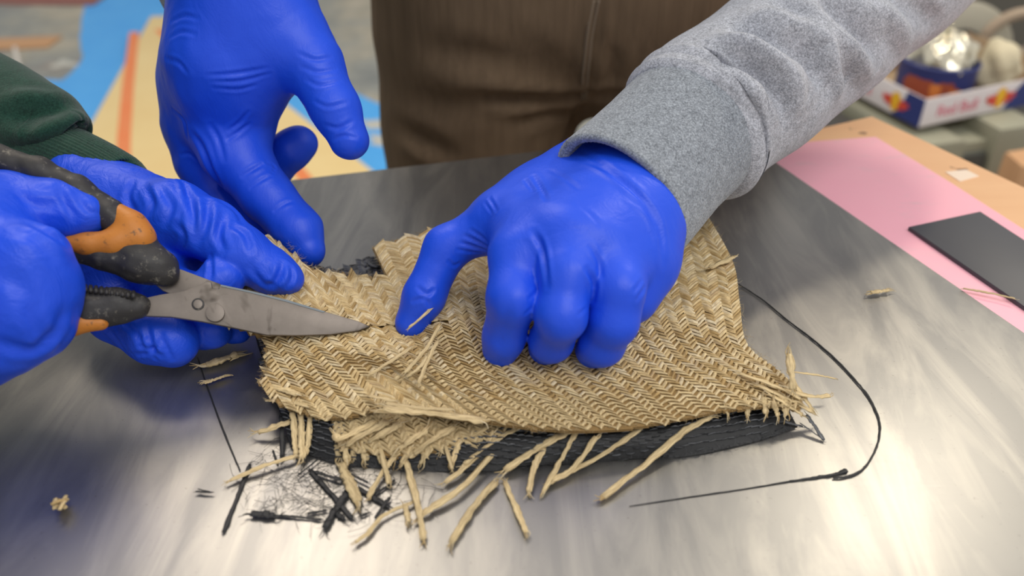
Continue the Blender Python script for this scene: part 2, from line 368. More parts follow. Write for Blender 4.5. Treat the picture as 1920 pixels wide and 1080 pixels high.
DK = Mat('dark_slate_plate', lin(62, 64, 72), .5); DK.col(DK.mix(DK.ramp(DK.noise(55, 4, .7), [(.66, (0, 0, 0)), (.76, (.7, .7, .7))]), DK.mix(DK.noise(9, 4, .6), lin(54, 56, 64), lin(76, 78, 86)), lin(150, 150, 156))); DK = DK.m
tag(bevel_poly('dark_plate', [P(x, y, 1.5) for x, y in ((1704, 425), (1838, 396), (2060, 540), (1990, 622))], (0, 0, -.003), DK, None, .0005), 'dark slate grey plate lying on the pink sheet', 'plate')
tag(bevel_poly('tape_strip', [P(x, y, -3.6) for x, y in ((1772, 322), (1812, 318), (1836, 330), (1800, 340))], (0, 0, -.0004), Mat('white_tape', lin(246, 226, 206), .6).m, None, 0), 'short white tape strip stuck on the plywood edge', 'tape')

# ------------------------------------------------------------------ equipment at the back right
M_OLIVE = Mat('olive_grey_enamel', lin(152, 152, 134), .5).m; M_DARKBOX = Mat('dark_charcoal', lin(52, 51, 50), .6).m
yb = 1.48
ex = Y(1725, 250, yb); Ub = np.array([.96, .28, 0]); Ub /= np.linalg.norm(Ub); Wb = np.array([-Ub[1], Ub[0], 0])   # along the front, into depth
zt = float(Y(1725, 242, yb)[2])
def obx(name, o, su, sw, sz, mat, parent, bev=.004):
    o = np.asarray(o, float); return bevel_poly(name, [o+[0, 0, sz], o+Ub*su+[0, 0, sz], o+Ub*su+Wb*sw+[0, 0, sz], o+Wb*sw+[0, 0, sz]], (0, 0, -sz), mat, parent, bev)
bx0 = np.array([ex[0]-.02, ex[1]-.05, -.85]); hb = zt+.85
eq = empty('equipment_cabinet', bx0+Ub*.2, 'olive grey equipment cabinet with a dark front panel under the drinks tray', 'cabinet')
obx('housing', bx0, .105, .5, hb-.012, M_OLIVE, eq, .012)
obx('housing', bx0+Ub*.175, .10, .5, hb, M_OLIVE, eq, .012)
obx('recess', bx0+Ub*.103+Wb*.02, .074, .46, hb-.03, M_OLIVE, eq, .004)
pn = obx('front_panel', bx0+Ub*.108+Wb*.008+[0, 0, hb-.24], .062, .014, .19, Mat('panel_grey', lin(78, 82, 80), .4).m, eq, .004)
obx('screen', bx0+Ub*.117+Wb*.004+[0, 0, hb-.19], .044, .006, .075, Mat('screen_dark', lin(46, 52, 54), .2).m, pn, .001)
obx('side_pod', bx0+Ub*.28+Wb*.01, .2, .46, hb-.05, M_DARKBOX, eq, .01)
t = obx('dark_crate', np.array([ex[0]-.40, ex[1]-.02, -.85]), .33, .35, hb-.02, M_DARKBOX, None, .01); tag(t, 'dark charcoal crate standing behind the plywood table corner', 'crate')
for b_ in (Y(1940, 312, 1.30),):
    t = bevel_poly('wooden_block', [b_+[-.02, 0, .0], b_+[.16, .03, 0], b_+[.16, .12, 0], b_+[-.02, .06, 0]], (0, 0, -(b_[2]+.85)), M_WOOD, None, .006); tag(t, 'tan wooden block beside the olive grey cabinet', 'block')
# drinks tray
M_CARD = Mat('white_card', lin(228, 222, 224), .6).m; M_KRAFT = Mat('kraft_card', lin(172, 150, 122), .8).m
M_NAVY = Mat('navy_print', lin(44, 56, 120), .5).m; M_RED = Mat('red_print', lin(214, 74, 58), .5).m; M_YEL = Mat('yellow_print', lin(240, 188, 40), .5).m; M_PINKT = Mat('red_lettering', lin(226, 110, 136), .5).m
t0 = np.array([*Y(1722, 240, yb)[:2], zt+.002]); TW, TD, TH_ = .36, .25, .055
Wt = P(1612, 184, zt*1000)-P(1722, 243, zt*1000); Wt /= np.linalg.norm(Wt); Ut = P(1918, 200, zt*1000)-P(1722, 243, zt*1000); Ut /= np.linalg.norm(Ut)
tray = empty('drinks_tray', t0, 'white and navy cardboard drinks tray with red lettering on the cabinet', 'tray')
def slab(name, o, u, lu, v, lv, th, mat, parent, bev=.0008):
    n = np.cross(u, v); n /= np.linalg.norm(n); o = np.asarray(o, float)
    return bevel_poly(name, [o, o+u*lu, o+u*lu+v*lv, o+v*lv], n*th, mat, parent, bev)
ZV = np.array([0, 0, 1.])
bt = slab('tray_bottom', t0+[0, 0, .001], Ut, TW, Wt, TD, .002, M_KRAFT, tray)
fr = slab('front_wall', t0, Ut, TW, ZV, TH_, -.003, M_CARD, tray); le = slab('side_wall', t0, Wt, TD, ZV, TH_, .003, M_CARD, tray)
slab('back_wall', t0+Wt*TD, Ut, TW, ZV, TH_, .003, M_KRAFT, tray); slab('side_wall', t0+Ut*TW, Wt, TD, ZV, TH_*1.1, -.003, M_KRAFT, tray)
def wallpoly(name, o, u, pts, mat, parent, out, off=.0008):
    o = np.asarray(o)+out*off; return bevel_poly(name, [o+u*a+ZV*b for a, b in pts], out*.0004, mat, parent, 0)
fo = np.cross(Ut, ZV); so = -np.cross(Wt, ZV)
wallpoly('navy_print', t0, Ut, [(.215, 0), (.36, 0), (.36, .055), (.255, .055), (.23, .03)], M_NAVY, fr, fo)
bull = lambda cx, cy, s, m: [(cx+m*x*s, cy+y*s) for x, y in ((0, -.3), (.3, -.5), (.5, -.3), (.9, -.35), (1.1, -.05), (1.5, .1), (1.2, .2), (1.3, .45), (.9, .35), (.5, .5), (.15, .35), (.3, .1))]
def emblem(o, u, cx, cy, s, par, out):
    a = np.linspace(0, 6.28, 18, endpoint=False); wallpoly('sun_emblem', o, u, [(cx+.62*s*math.cos(q), cy+.85*s*math.sin(q)) for q in a], M_YEL, par, out, .0012)
    wallpoly('bull_emblem', o, u, bull(cx-.25*s, cy-.1*s, s, -1), M_RED, par, out, .0018); wallpoly('bull_emblem', o, u, bull(cx+.25*s, cy-.1*s, s, 1), M_RED, par, out, .0018)
emblem(t0, Ut, .198, .028, .024, fr, fo)
wallpoly('navy_print', t0, Wt, [(0, 0), (.075, 0), (.055, .02), (.045, .055), (0, .055)], M_NAVY, le, so)
emblem(t0, Wt, .07, .026, .022, le, so)
def lettering(txt, o, u, v, size, mat, parent, out, name='lettering'):
    cu = bpy.data.curves.new('t', 'FONT'); cu.body = txt; cu.size = size; cu.extrude = .0003; cu.resolution_u = 3
    ob = bpy.data.objects.new('t', cu); COL.objects.link(ob); dg = bpy.context.evaluated_depsgraph_get(); me = bpy.data.meshes.new_from_object(ob.evaluated_get(dg))
    X = np.empty(len(me.vertices)*3); me.vertices.foreach_get('co', X); X = X.reshape(-1, 3); F = [list(p.vertices) for p in me.polygons]
    bpy.data.objects.remove(ob); bpy.data.curves.remove(cu)
    V = np.asarray(o)+X[:, :1]*u+X[:, 1:2]*v+(X[:, 2:]+.0008)*out; return mk(name, V, F, mat, parent, False)
lettering('Red Bull', t0+Ut*.036+ZV*.016, Ut, ZV, .031, M_PINKT, fr, fo)
lettering('Red Bull', t0+Wt*.245+ZV*.014, -Wt, ZV, .032, M_PINKT, le, so)
# biscuit tin in the tray
def lathe(prof, k=36):
    prof = np.asarray(prof, float); a = np.linspace(0, 2*math.pi, k, endpoint=False); n = len(prof)
    V = np.stack([prof[:, :1]*np.cos(a), prof[:, :1]*np.sin(a), np.repeat(prof[:, 1:], k, 1)], -1).reshape(-1, 3)
    return V, [(i*k+j, i*k+(j+1) % k, (i+1)*k+(j+1) % k, (i+1)*k+j) for i in range(n-1) for j in range(k)]+[list(range(k))[::-1]]
tc = P(1742, 186, zt*1000+6)
tin = empty('biscuit_tin', tc, 'round navy tin with orange biscuit picture and foil bag inside the tray', 'tin')
V, F = lathe([(.068, 0), (.071, .003), (.071, .078), (.073, .081), (.070, .084), (.068, .08), (.067, .02), (0.001, .018)]); mk('tin_body', V+tc, F, M_NAVY, tin, True, None, 40)
for i, (ang, zz, rr) in enumerate(((-2.25, .042, .021), (-1.95, .035, .024), (-1.72, .04, .022), (-1.45, .03, .018), (-2.6, .045, .02))):
    a = np.linspace(0, 6.28, 24, endpoint=False); n = [np.array([math.cos(ang+rr*math.cos(q)*(1+.1*math.sin(7*q))/.072)*.0722, math.sin(ang+rr*math.cos(q)*(1+.1*math.sin(7*q))/.072)*.0722, zz+rr*.9*math.sin(q)*(1+.1*math.cos(6*q))])+tc for q in a]
    c0 = tc+[math.cos(ang)*.0735, math.sin(ang)*.0735, zz]; mk('biscuit_print', [c0]+n, [(0, j+1, (j+1) % 24+1) for j in range(24)], Mat('orange_biscuit', lin(*((206, 122, 56) if i % 2 else (150, 70, 44))), .6).m, tin)
M_FOIL = Mat('clear_foil', lin(222, 216, 196), .22, .75).m
ub = []; n1, n2 = 26, 40
for i in range(n1):
    th = math.pi/2*(1-i/(n1-1))
    for j in range(n2):
        ph = 2*math.pi*j/n2; r = 1+.10*math.sin(3*ph+4*th)+.07*math.sin(7*ph-5*th)+.05*math.sin(13*ph+9*th); ub.append(tc+np.array([.062*r*math.sin(math.pi/2-th+.0)*math.cos(ph), .062*r*math.sin(math.pi/2-th)*math.sin(ph), .072+.062*r*math.sin(th)]))
V = np.array(ub)
mk('foil_bag', V, [(i*n2+j, i*n2+(j+1) % n2, (i+1)*n2+(j+1) % n2, (i+1)*n2+j) for i in range(n1-1) for j in range(n2)], M_FOIL, tin)
# crumpled paper beside it, reel and hoses behind
pc = P(1854, 176, zt*1000+16); fd = Field(pc-[.1, .1, .01], pc+[.1, .1, .16], .007); D = fd.new()
fd.chain(D, [(pc+[-.01, 0, .03], .028), (pc+[.004, 0, .06], .036), (pc+[-.012, .01, .10], .012)], .01); fd.cone(D, pc+[.0, 0, .03], pc+[.035, -.006, .05], .026, .014, .006)
V, F = fd.mesh(D, 0); V = V+normals(V, F)*(noise3(V, 120, 3)*.006)[:, None]; tag(mk('crumpled_paper', V, F, Mat('cream_paper', lin(206, 196, 168), .7).m, None, False), 'crumpled cream paper wedged in the tray beside the tin', 'paper')
rc = Y(1795, 92, 2.12); V, F = lathe([(.05, -.05), (.10, -.05), (.115, -.04), (.115, .04), (.10, .05), (.05, .05), (.05, -.05)], 40)
nrm = Vector((-.25, -.9, .25)).normalized(); Rm = np.array(Vector((0, 0, 1)).rotation_difference(nrm).to_matrix()); V = V@Rm.T+rc
sh = empty('hose_reel', rc-[0, 0, .3], 'grey hose reel with a dark hub behind the drinks tray', 'reel'); F = F[:-1]
mk('reel_drum', V, F, Mat('reel_grey', lin(158, 154, 140), .5).m, sh, True, None, 40); V, F = lathe([(.001, -.045), (.05, -.045), (.05, .045), (.001, .045)], 24); mk('hub', V@Rm.T+rc, F[:-1], Mat('hub_dark', lin(66, 68, 72), .5).m, sh, True, None, 40)
mb = MB(); mb.box(rc+[-.09, -.03, -.85-rc[2]], rc+[.09, .09, -.09]); mb.build('stand', M_DARKBOX, sh, False)
hp = [Y(x, y, 2.0) for x, y in ((1990, 20), (1905, 28), (1855, 58), (1850, 88), (1880, 104), (1930, 96), (2000, 80))]
V, F, U = tube(spline(hp, 50), .014, 12); ho = mk('hose', V, F, Mat('beige_hose', lin(160, 142, 122), .5).m); tag(ho, 'beige hose looped beside the grey reel', 'hose')
mb = MB(); q = Y(1900, 130, 2.45); mb.box(q+[-.35, 0, -.85-q[2]], q+[.7, .4, .32]); tag(mb.build('tool_chest', Mat('chest_grey', lin(92, 90, 84), .6).m, None, False), 'dark grey chest standing behind the hose', 'chest')

# ------------------------------------------------------------------ woven cloth
def grid_surface(cols):
    C = np.array(cols, float); nc, nr, _ = C.shape
    W3 = np.array([[P(*q) for q in col] for col in C])                       # nc, nr, 3
    mid = W3[:, nr//2]; u = np.concatenate([[0], np.cumsum(np.linalg.norm(np.diff(mid, axis=0), axis=1))])
    def cr(A, s):
        m = len(A); e = np.concatenate([[2*A[0]-A[1]], A, [2*A[-1]-A[-2]]]); i = np.clip(s.astype(int), 0, m-2); t = (s-i).reshape(-1, *[1]*(A.ndim-1))
        a, b, c, d = e[i], e[i+1], e[i+2], e[i+3]; return .5*(2*b+(c-a)*t+(2*a-5*b+4*c-d)*t*t+(3*b-a-3*c+d)*t**3)
    def Sf(uu, vv):
        uu = np.atleast_1d(np.asarray(uu, float)); vv = np.atleast_1d(np.asarray(vv, float))
        s = np.interp(uu, u, np.arange(nc)); e = cr(W3, s)                  # m, nr, 3
        out = np.empty((len(uu), 3)); E = np.concatenate([2*e[:, :1]-e[:, 1:2], e, 2*e[:, -1:]-e[:, -2:-1]], 1)
        i = np.clip(vv.astype(int), 0, nr-2); t = (vv-i)[:, None]; r = np.arange(len(uu)); a, b, c, d = E[r, i], E[r, i+1], E[r, i+2], E[r, i+3]
        return .5*(2*b+(c-a)*t+(2*a-5*b+4*c-d)*t*t+(3*b-a-3*c+d)*t**3)
    return Sf, u[-1], nr-1
def weave(cols, outline, rib, pitch, slope, thick, slit=None, wmul=1.0, seed=3):
    """herringbone: every rib is two rows of leaning strands; returns strand meshes and a ground sheet"""
    Sf, UL, VL = grid_surface(cols); r = np.random.default_rng(seed); st = []
    nrib = max(1, round(UL/rib)); rib = UL/nrib
    for k in range(nrib):
        for h in (0, 1):
            u0 = (k+.5*h)*rib; u1 = u0+.5*rib; uc = (u0+u1)/2
            vv = np.linspace(0, VL, 160); c = Sf(np.full(160, uc), vv); L = np.concatenate([[0], np.cumsum(np.linalg.norm(np.diff(c, axis=0), axis=1))])
            n = int(L[-1]/pitch)
            if n < 2: continue
            vs_ = np.interp((np.arange(n)+.5*h+r.normal(size=n)*.06)*pitch, L, vv); dvdl = VL/L[-1]
            for v0 in vs_:
                lean = slope*rib*.5*dvdl*(1 if h == 0 else -1)*(1+.12*r.normal()); hw = pitch*.54*dvdl*wmul*(1+.12*r.normal()); ov = .10*rib*.5
                s5 = np.linspace(-1, 1, 5); uu = uc+s5*(.25*rib+ov); vm = v0+s5*lean*.5
                A, Bv = np.meshgrid(np.arange(5), np.array([-1, -.35, .35, 1.])*hw, indexing='ij')
                U_ = np.repeat(uu, 4); V_ = np.clip(np.repeat(vm, 4)+Bv.ravel(), 0, VL)
                if slit and uc < slit[1] and (V_.min()-slit[0])*(V_.max()-slit[0]) < 0: V_ = np.clip(V_, slit[0]+.01, None) if v0 > slit[0] else np.clip(V_, None, slit[0]-.01)
                cpt = Sf([uc], [np.clip(v0, 0, VL)])[0]; x, y = pix(cpt)
                st.append((U_, V_, x, y))
    xs = np.array([s[2] for s in st]); ys = np.array([s[3] for s in st])
    keep = inpoly(xs+r.normal(size=len(xs))*1.5, ys+r.normal(size=len(xs))*1.5, outline); st = [s for s, q in zip(st, keep) if q]
    prof = np.array([-.2, .6, 1, .1]); endp = np.array([-.2, .7, 1, .7, -.2]); hh = (endp[:, None]*.7+.3)*prof[None]-.15
    UU = np.concatenate([s[0] for s in st]); VV = np.concatenate([s[1] for s in st]); e = 1e-3
    p = Sf(UU, VV); du = Sf(UU+e, VV)-p; dv = Sf(UU, np.clip(VV+.02, 0, VL))-Sf(UU, np.clip(VV-.02, 0, VL)); N = np.cross(dv, du); N /= np.linalg.norm(N, axis=1)[:, None]+1e-12
    N *= np.where((N[:, 2] < 0)[:, None], -1, 1)
    rnd = np.repeat(r.uniform(.75, 1.25, len(st)), 20); p = p+N*(np.tile(hh.ravel(), len(st))*thick*rnd)[:, None]
    F = [(i*4+j, (i+1)*4+j, (i+1)*4+j+1, i*4+j+1) for i in range(4) for j in range(3)]
    uv = np.stack([np.repeat(np.arange(5)*rib*.16, 4), np.tile([0, .33, .66, 1], 5)], 1)
    uv1 = np.stack([uv[:, 1]*.02, uv[:, 0]*22], 1)
    strands = [(p[i*20:(i+1)*20], st[i][2], st[i][3]) for i in range(len(st))]
    nu = int(UL/.003); nv = 110; gu, gv = np.meshgrid(np.linspace(0, UL, nu), np.linspace(0, VL, nv), indexing='ij'); G = Sf(gu.ravel(), gv.ravel()); Gz = G-[0, 0, .0008]
    idx = np.arange(nu*nv).reshape(nu, nv); q = np.stack([idx[:-1, :-1], idx[1:, :-1], idx[1:, 1:], idx[:-1, 1:]], -1).reshape(-1, 4); cen = G[q].mean(1); x, y = pix(cen); ok = inpoly(x, y, outline)
    if slit: cu = gu.ravel()[q].mean(1); a = gv.ravel()[q]; ok &= ~((cu < slit[1]) & (a.min(1) < slit[0]) & (a.max(1) > slit[0]))
    q = q[ok]; used = np.unique(q); mp = np.full(nu*nv, -1); mp[used] = np.arange(len(used)); g1 = Gz[used]; m = len(used)
    g2 = g1-[0, 0, .0012]; qf = mp[q]
    return strands, F, uv1, np.vstack([g1, g2]), np.vstack([qf, qf[:, ::-1]+m])
A_ = [[(345, 490, 36), (385, 565, 34), (425, 640, 26), (455, 690, 22), (485, 740, 18), (525, 800, 12)],
      [(420, 485, 40), (460, 560, 37), (501, 632, 27), (530, 680, 23), (560, 727, 19), (605, 790, 14)],
      [(490, 440, 44), (530, 540, 40), (565, 626, 28), (600, 675, 25), (640, 724, 21), (695, 785, 16)],
      [(553, 470, 40), (609, 565, 34), (640, 620, 28), (675, 665, 27), (711, 697, 23), (790, 775, 18)],
      [(622, 500, 28), (668, 555, 26), (703, 612, 27), (745, 665, 27), (790, 715, 24), (870, 785, 19)],
      [(690, 445, 18), (728, 525, 22), (770, 610, 26), (810, 670, 28), (860, 730, 25), (945, 797, 19)],
      [(790, 420, 20), (818, 510, 33), (850, 600, 36), (880, 670, 31), (935, 735, 25), (1030, 807, 19)],
      [(920, 420, 24), (922, 520, 34), (938, 600, 33), (975, 680, 28), (1040, 745, 24), (1115, 809, 18)],
      [(1080, 400, 22), (1085, 500, 26), (1105, 600, 26), (1150, 680, 26), (1215, 745, 22), (1270, 796, 17)],
      [(1210, 395, 26), (1215, 490, 28), (1235, 590, 28), (1275, 660, 25), (1350, 715, 20), (1420, 768, 14)],
      [(1325, 400, 32), (1374, 490, 32), (1387, 565, 30), (1402, 645, 24), (1470, 702, 17), (1528, 768, 11)]]
OUT = [(497, 634), (501, 690), (489, 716), (522, 755), (562, 772), (602, 783), (650, 781), (690, 770), (725, 758), (770, 768), (840, 783), (905, 787), (1000, 803), (1100, 807), (1180, 801), (1250, 790), (1350, 769), (1450, 760), (1500, 768), (1505, 745), (1478, 712), (1440, 680), (1402, 645), (1390, 600), (1385, 560), (1374, 490), (1355, 430), (1325, 403), (1200, 395), (930, 420), (812, 428), (760, 445), (698, 462), (712, 490), (722, 520), (683, 518), (640, 510), (600, 508), (575, 497), (540, 468), (505, 440), (440, 470), (420, 600)]
strands, SF, SUV, GV, GF = weave(A_, OUT, .0086, .0027, 1.3, .0012, slit=(2.0, .118))
cl = empty('woven_cloth', P(980, 640, 0), 'pale straw cloth in herringbone weave, slit by the shears, topmost of the stack', 'cloth')
mk('cloth_ground', GV, GF, M_STRAWBASE, cl)
order = sorted(range(len(strands)), key=lambda i: -(strands[i][2]+.25*strands[i][1]*0 if 1 else 0) if not (900 < strands[i][1] < 1190 and strands[i][2] < 690) else 9)
big = set(order[:300])
for i in order[:300]: mk('strand', strands[i][0], SF, M_STRAW, cl, True, SUV)
mb = MB()
for i, s in enumerate(strands):
    if i not in big: mb.add(s[0], SF, SUV)
tag(mb.build('herringbone_strands', M_STRAW, cl), kind='stuff')

# lower, frayed ply of the same cloth
B_ = [[(600, 760, 11), (612, 800, 10), (622, 845, 6)], [(690, 765, 13), (705, 805, 11), (722, 855, 6)], [(790, 770, 14), (810, 810, 11), (835, 862, 5)], [(900, 780, 14), (925, 805, 11), (950, 850, 5)], [(960, 785, 13), (985, 805, 10), (1010, 845, 5)]]
OUT2 = [(620, 778), (640, 770), (960, 780), (960, 812), (920, 828), (850, 838), (800, 846), (740, 855), (690, 846), (640, 838), (628, 815)]
st2, F2, UV2, G2, GF2 = weave(B_, OUT2, .0085, .0032, 1.0, .0016, seed=9)
c2 = empty('woven_cloth', P(790, 820, 0), 'lower straw cloth ply, coarsely frayed, sticking out below the upper cloth', 'cloth')
mk('cloth_ground', G2, GF2, M_STRAWBASE, c2); 
for s in st2[:290]: mk('strand', s[0], F2, M_STRAW_D, c2, True, UV2)
# black carbon cloth beneath
C_ = [[(430, 500, 3), (455, 640, 5), (520, 760, 8), (535, 800, 6), (545, 842, 1.2)], [(560, 490, 4), (575, 640, 9), (610, 765, 11), (625, 820, 8), (632, 868, 1.2)],
      [(700, 480, 6), (730, 620, 12), (765, 765, 10), (785, 825, 8), (800, 880, 1.2)], [(860, 440, 8), (880, 620, 14), (905, 780, 11), (925, 832, 9), (935, 884, 1.2)],
      [(1060, 420, 9), (1060, 620, 15), (1090, 785, 13), (1105, 825, 10), (1112, 866, 1.4)], [(1190, 410, 9), (1210, 620, 15), (1250, 775, 12), (1262, 815, 9), (1268, 856, 1.4)],
      [(1300, 420, 9), (1330, 620, 13), (1390, 755, 8), (1400, 790, 6.5), (1406, 830, 1.4)], [(1340, 430, 8), (1370, 620, 10), (1470, 750, 6), (1482, 772, 5), (1497, 800, 1.4)]]
OUT3 = [(484, 640), (500, 740), (535, 790), (538, 830), (600, 858), (640, 872), (800, 884), (935, 880), (960, 868), (1110, 862), (1240, 850), (1268, 856), (1330, 846), (1420, 825), (1500, 798), (1490, 770), (1470, 740), (1385, 640), (1370, 560), (1320, 430), (860, 430), (730, 480), (690, 482), (640, 505), (560, 500), (480, 560)]
st3, F3, UV3, G3, GF3 = weave(C_, OUT3, .0074, .0034, .55, .0016, seed=5, wmul=.85)
cc = empty('carbon_cloth', P(1000, 700, 0), 'black carbon fibre cloth beneath the straw cloth, its edge showing in front', 'cloth')
mk('cloth_ground', G3, GF3, M_CARBON_BASE, cc); mb = MB()
for s in st3:
    if s[2] > 740 or (s[2] < 560 and s[1] < 760) or s[1] < 520: mb.add(s[0], F3, UV3)
tag(mb.build('twill_strands', M_CARBON, cc), kind='stuff')

# ------------------------------------------------------------------ strands, clippings, threads
def strand(name, pts, wpx, mat, parent=None, z=None, fray=4, flat=.34, seed=0, taper=0):
    r = np.random.default_rng(seed*7+11); W = np.array([P(*(q if len(q) == 3 else (*q, z))) for q in pts]); n = 6*len(W); path = spline(W, n)
    hw = wpx*.5*depth(W[len(W)//2])/FPX; path[1:-1] += r.normal(size=(n-2, 3))*hw*.10
    s = np.linspace(0, 1, n); rad = hw*(1+.13*np.sin(s*9+r.uniform(0, 6))+.08*r.normal(size=n))*(1-taper*s); rad[[0, -1]] *= .8
    ph = r.uniform(0, 6, 3); m = MB(); m.add(*tube(path, rad, 12, True, flat, lambda s_, a_: hw*(.10*np.sin(3*a_+ph[0]+4*s_)+.09*np.sin(5*a_+ph[1]-3*s_)+.07*np.sin(a_*4+ph[2]+11*s_))))
    for e in (0, -1):
        d = path[0]-path[2] if e == 0 else path[-1]-path[-3]; d /= np.linalg.norm(d); q = np.cross(d, [0, 0, 1.]); q /= np.linalg.norm(q)+1e-9
        for k in range(fray):
            a = path[e]-d*hw*.8+q*hw*r.uniform(-.7, .7); m.add(*tube(spline([a, a+d*hw*1.6+q*hw*r.normal()*.4, a+d*hw*(2+2*r.random())+q*hw*r.normal()*.9+[0, 0, hw*.3*r.normal()]], 6), np.linspace(hw*.3, hw*.08, 6), 4, False))
    return m.build(name, mat, parent)
att = [([(705, 790, 12), (640, 822, 12), (628, 814, 12)], 14), ([(730, 789, 14), (690, 810, 13), (648, 833, 9)], 15), ([(752, 793, 15), (720, 812, 13), (690, 828, 9)], 15), ([(800, 805, 14), (775, 822, 12), (748, 842, 9)], 14), ([(852, 800, 14), (815, 822, 12), (775, 850, 7)], 14),
       ([(632, 818, 8), (634, 855, 3)], 11), ([(645, 832, 8), (651, 866, 3)], 13), ([(660, 830, 8), (663, 858, 3)], 11), ([(678, 836, 8), (686, 864, 3)], 13), ([(700, 830, 8), (719, 868, 3)], 14), ([(712, 838, 8), (722, 876, 5), (730, 907, 2.5)], 10), ([(740, 838, 8), (737, 866, 3)], 12),
       ([(770, 836, 9), (752, 870, 3)], 11), ([(800, 836, 9), (790, 870, 3)], 12), ([(835, 835, 9), (848, 880, 3)], 8), ([(860, 830, 9), (846, 868, 4)], 12)]
for i, (p, wd) in enumerate(att): strand('frayed_strand', p, wd, M_STRAW_D if i % 3 else M_STRAW, c2, seed=i)
att1 = [([(548, 770, 12), (552, 815, 7), (556, 852, 3)], 11), ([(564, 772, 12), (566, 820, 7), (566, 860, 3)], 13), ([(581, 778, 12), (579, 820, 7), (573, 852, 3)], 10), ([(544, 791, 8), (484, 811, 4)], 14), ([(552, 855, 3), (494, 874, 3), (430, 902, 2)], 10),
        ([(749, 844, 6), (715, 889, 3), (690, 932, 2)], 10), ([(925, 806, 12), (899, 851, 5), (835, 905, 2.5)], 11), ([(972, 802, 13), (917, 832, 8), (870, 870, 4)], 12), ([(916, 797, 13), (869, 825, 8), (833, 846, 6)], 13),
        ([(1069, 808, 13), (1015, 836, 9), (946, 882, 3)], 15), ([(1020, 838, 8), (1000, 881, 5), (992, 922, 2)], 12), ([(1081, 808, 13), (1052, 862, 6), (1018, 923, 2)], 10), ([(1118, 819, 13), (1075, 877, 5), (1035, 902, 3)], 12),
        ([(1206, 800, 14), (1131, 851, 6), (1067, 886, 2.5)], 10), ([(1332, 782, 13), (1281, 810, 10), (1210, 870, 5), (1131, 932, 2.5)], 14), ([(1487, 730, 20), (1484, 700, 26), (1480, 663, 33)], 13), ([(1484, 697, 15), (1532, 703, 13), (1566, 710, 11)], 5),
        ([(1440, 722, 19), (1514, 742, 14), (1556, 742, 13)], 9), ([(1420, 722, 19), (1487, 752, 13), (1522, 772, 9)], 10), ([(1440, 738, 17), (1490, 768, 11), (1505, 778, 8)], 10), ([(1480, 700, 18), (1500, 735, 14), (1524, 768, 9)], 9), ([(1432, 745, 16), (1436, 776, 11)], 11), ([(1470, 748, 14), (1474, 778, 10)], 12), ([(1400, 750, 16), (1402, 780, 11)], 10), ([(1450, 752, 15), (1459, 780, 10)], 10), ([(1360, 764, 16), (1366, 780, 12)], 9),
        ([(1385, 700, 23), (1450, 722, 19), (1500, 748, 14)], 8), ([(905, 788, 22), (800, 774, 26), (718, 766, 26)], 17), ([(848, 768, 27), (780, 764, 27), (722, 756, 26)], 8), ([(824, 611, 40), (797, 656, 34), (758, 699, 31)], 8), ([(773, 650, 31), (735, 676, 30), (692, 702, 28)], 8), ([(815, 572, 42), (792, 594, 41), (767, 614, 38)], 6),
        ([(820, 640, 36), (800, 680, 33), (785, 720, 30)], 7), ([(560, 738, 20), (525, 728, 19), (490, 716, 18)], 14), ([(575, 762, 17), (540, 752, 16), (504, 750, 15)], 9), ([(690, 742, 24), (742, 752, 25)], 8), ([(1330, 502, 34), (1376, 482, 35)], 11), ([(700, 770, 20), (745, 775, 20), (720, 782, 16)], 9), ([(760, 706, 29), (785, 690, 32), (800, 668, 34)], 9)]
for i, (p, wd) in enumerate(att1): strand('frayed_strand', p, wd, M_STRAW, cl, seed=40+i)
loose = [([(929, 904), (887, 952), (845, 1018)], 14, 'loose straw strand lying alone on the metal, longest of the cut pieces in front'), ([(947, 904), (970, 960), (987, 998)], 11, 'short straw strand lying beside the longest loose strand in front'),
         ([(775, 941), (719, 967), (689, 1000), (666, 1016)], 9, 'thin curved straw strand among the black clippings'), ([(760, 948), (766, 978)], 11, 'tiny straw stub touching the crossed strands'), ([(640, 868), (655, 905), (671, 941)], 20, 'broad flat straw strand lying over the black clippings'),
         ([(756, 844, 4), (771, 900, 2.5), (786, 960, 4.5), (794, 1012, 2)], 12, 'straw strand crossing the forked strand below the frayed ply'), ([(934, 838, 6), (869, 911, 4), (812, 949, 3), (784, 970, 2)], 14, 'long forked straw strand leaning on the frayed ply'),
         ([(386, 684), (420, 674), (445, 664)], 18, 'broad straw chip lying below the gloved fingers holding the cloth'), ([(383, 717), (402, 712), (421, 705)], 10, 'small pale straw chip beside the broad chip'), ([(1633, 549), (1650, 546), (1666, 544)], 10, 'tiny straw chip lying alone on the metal near the pink sheet')]
for i, (p, wd, lb) in enumerate(loose):
    p = [q if len(q) == 3 else (*q, 2.2) for q in p]; tag(strand('straw_clipping', p, wd, M_STRAW_D if i in (0, 4) else M_STRAW, None, seed=100+i), lb, 'strand', 'loose straw clippings on the metal sheet')
tag(strand('fibre_thread', [(1806, 541, 1.2), (1850, 548, 2.2), (1903, 560, 2.5)], 6, M_STRAW_D, None, seed=140, fray=1), 'thin brown fibre crossing the pink sheet onto the dark plate', 'thread')
m = MB()
for k in range(9):
    c = P(118+rng.normal()*8, 946+rng.normal()*6, 2+k*.6); a = rng.uniform(0, 3.14); d = np.array([math.cos(a), math.sin(a), .2*rng.normal()])*.0032; m.add(*tube(spline([c-d, c+[0, 0, .0006], c+d], 6), .0010, 6, True, .5))
tag(m.build('straw_tuft', M_STRAW), 'small crumpled straw tuft on the dark part of the metal', 'tuft')
M_CARBON_D = Mat('carbon_clipping_black', lin(30, 31, 34), .55).m
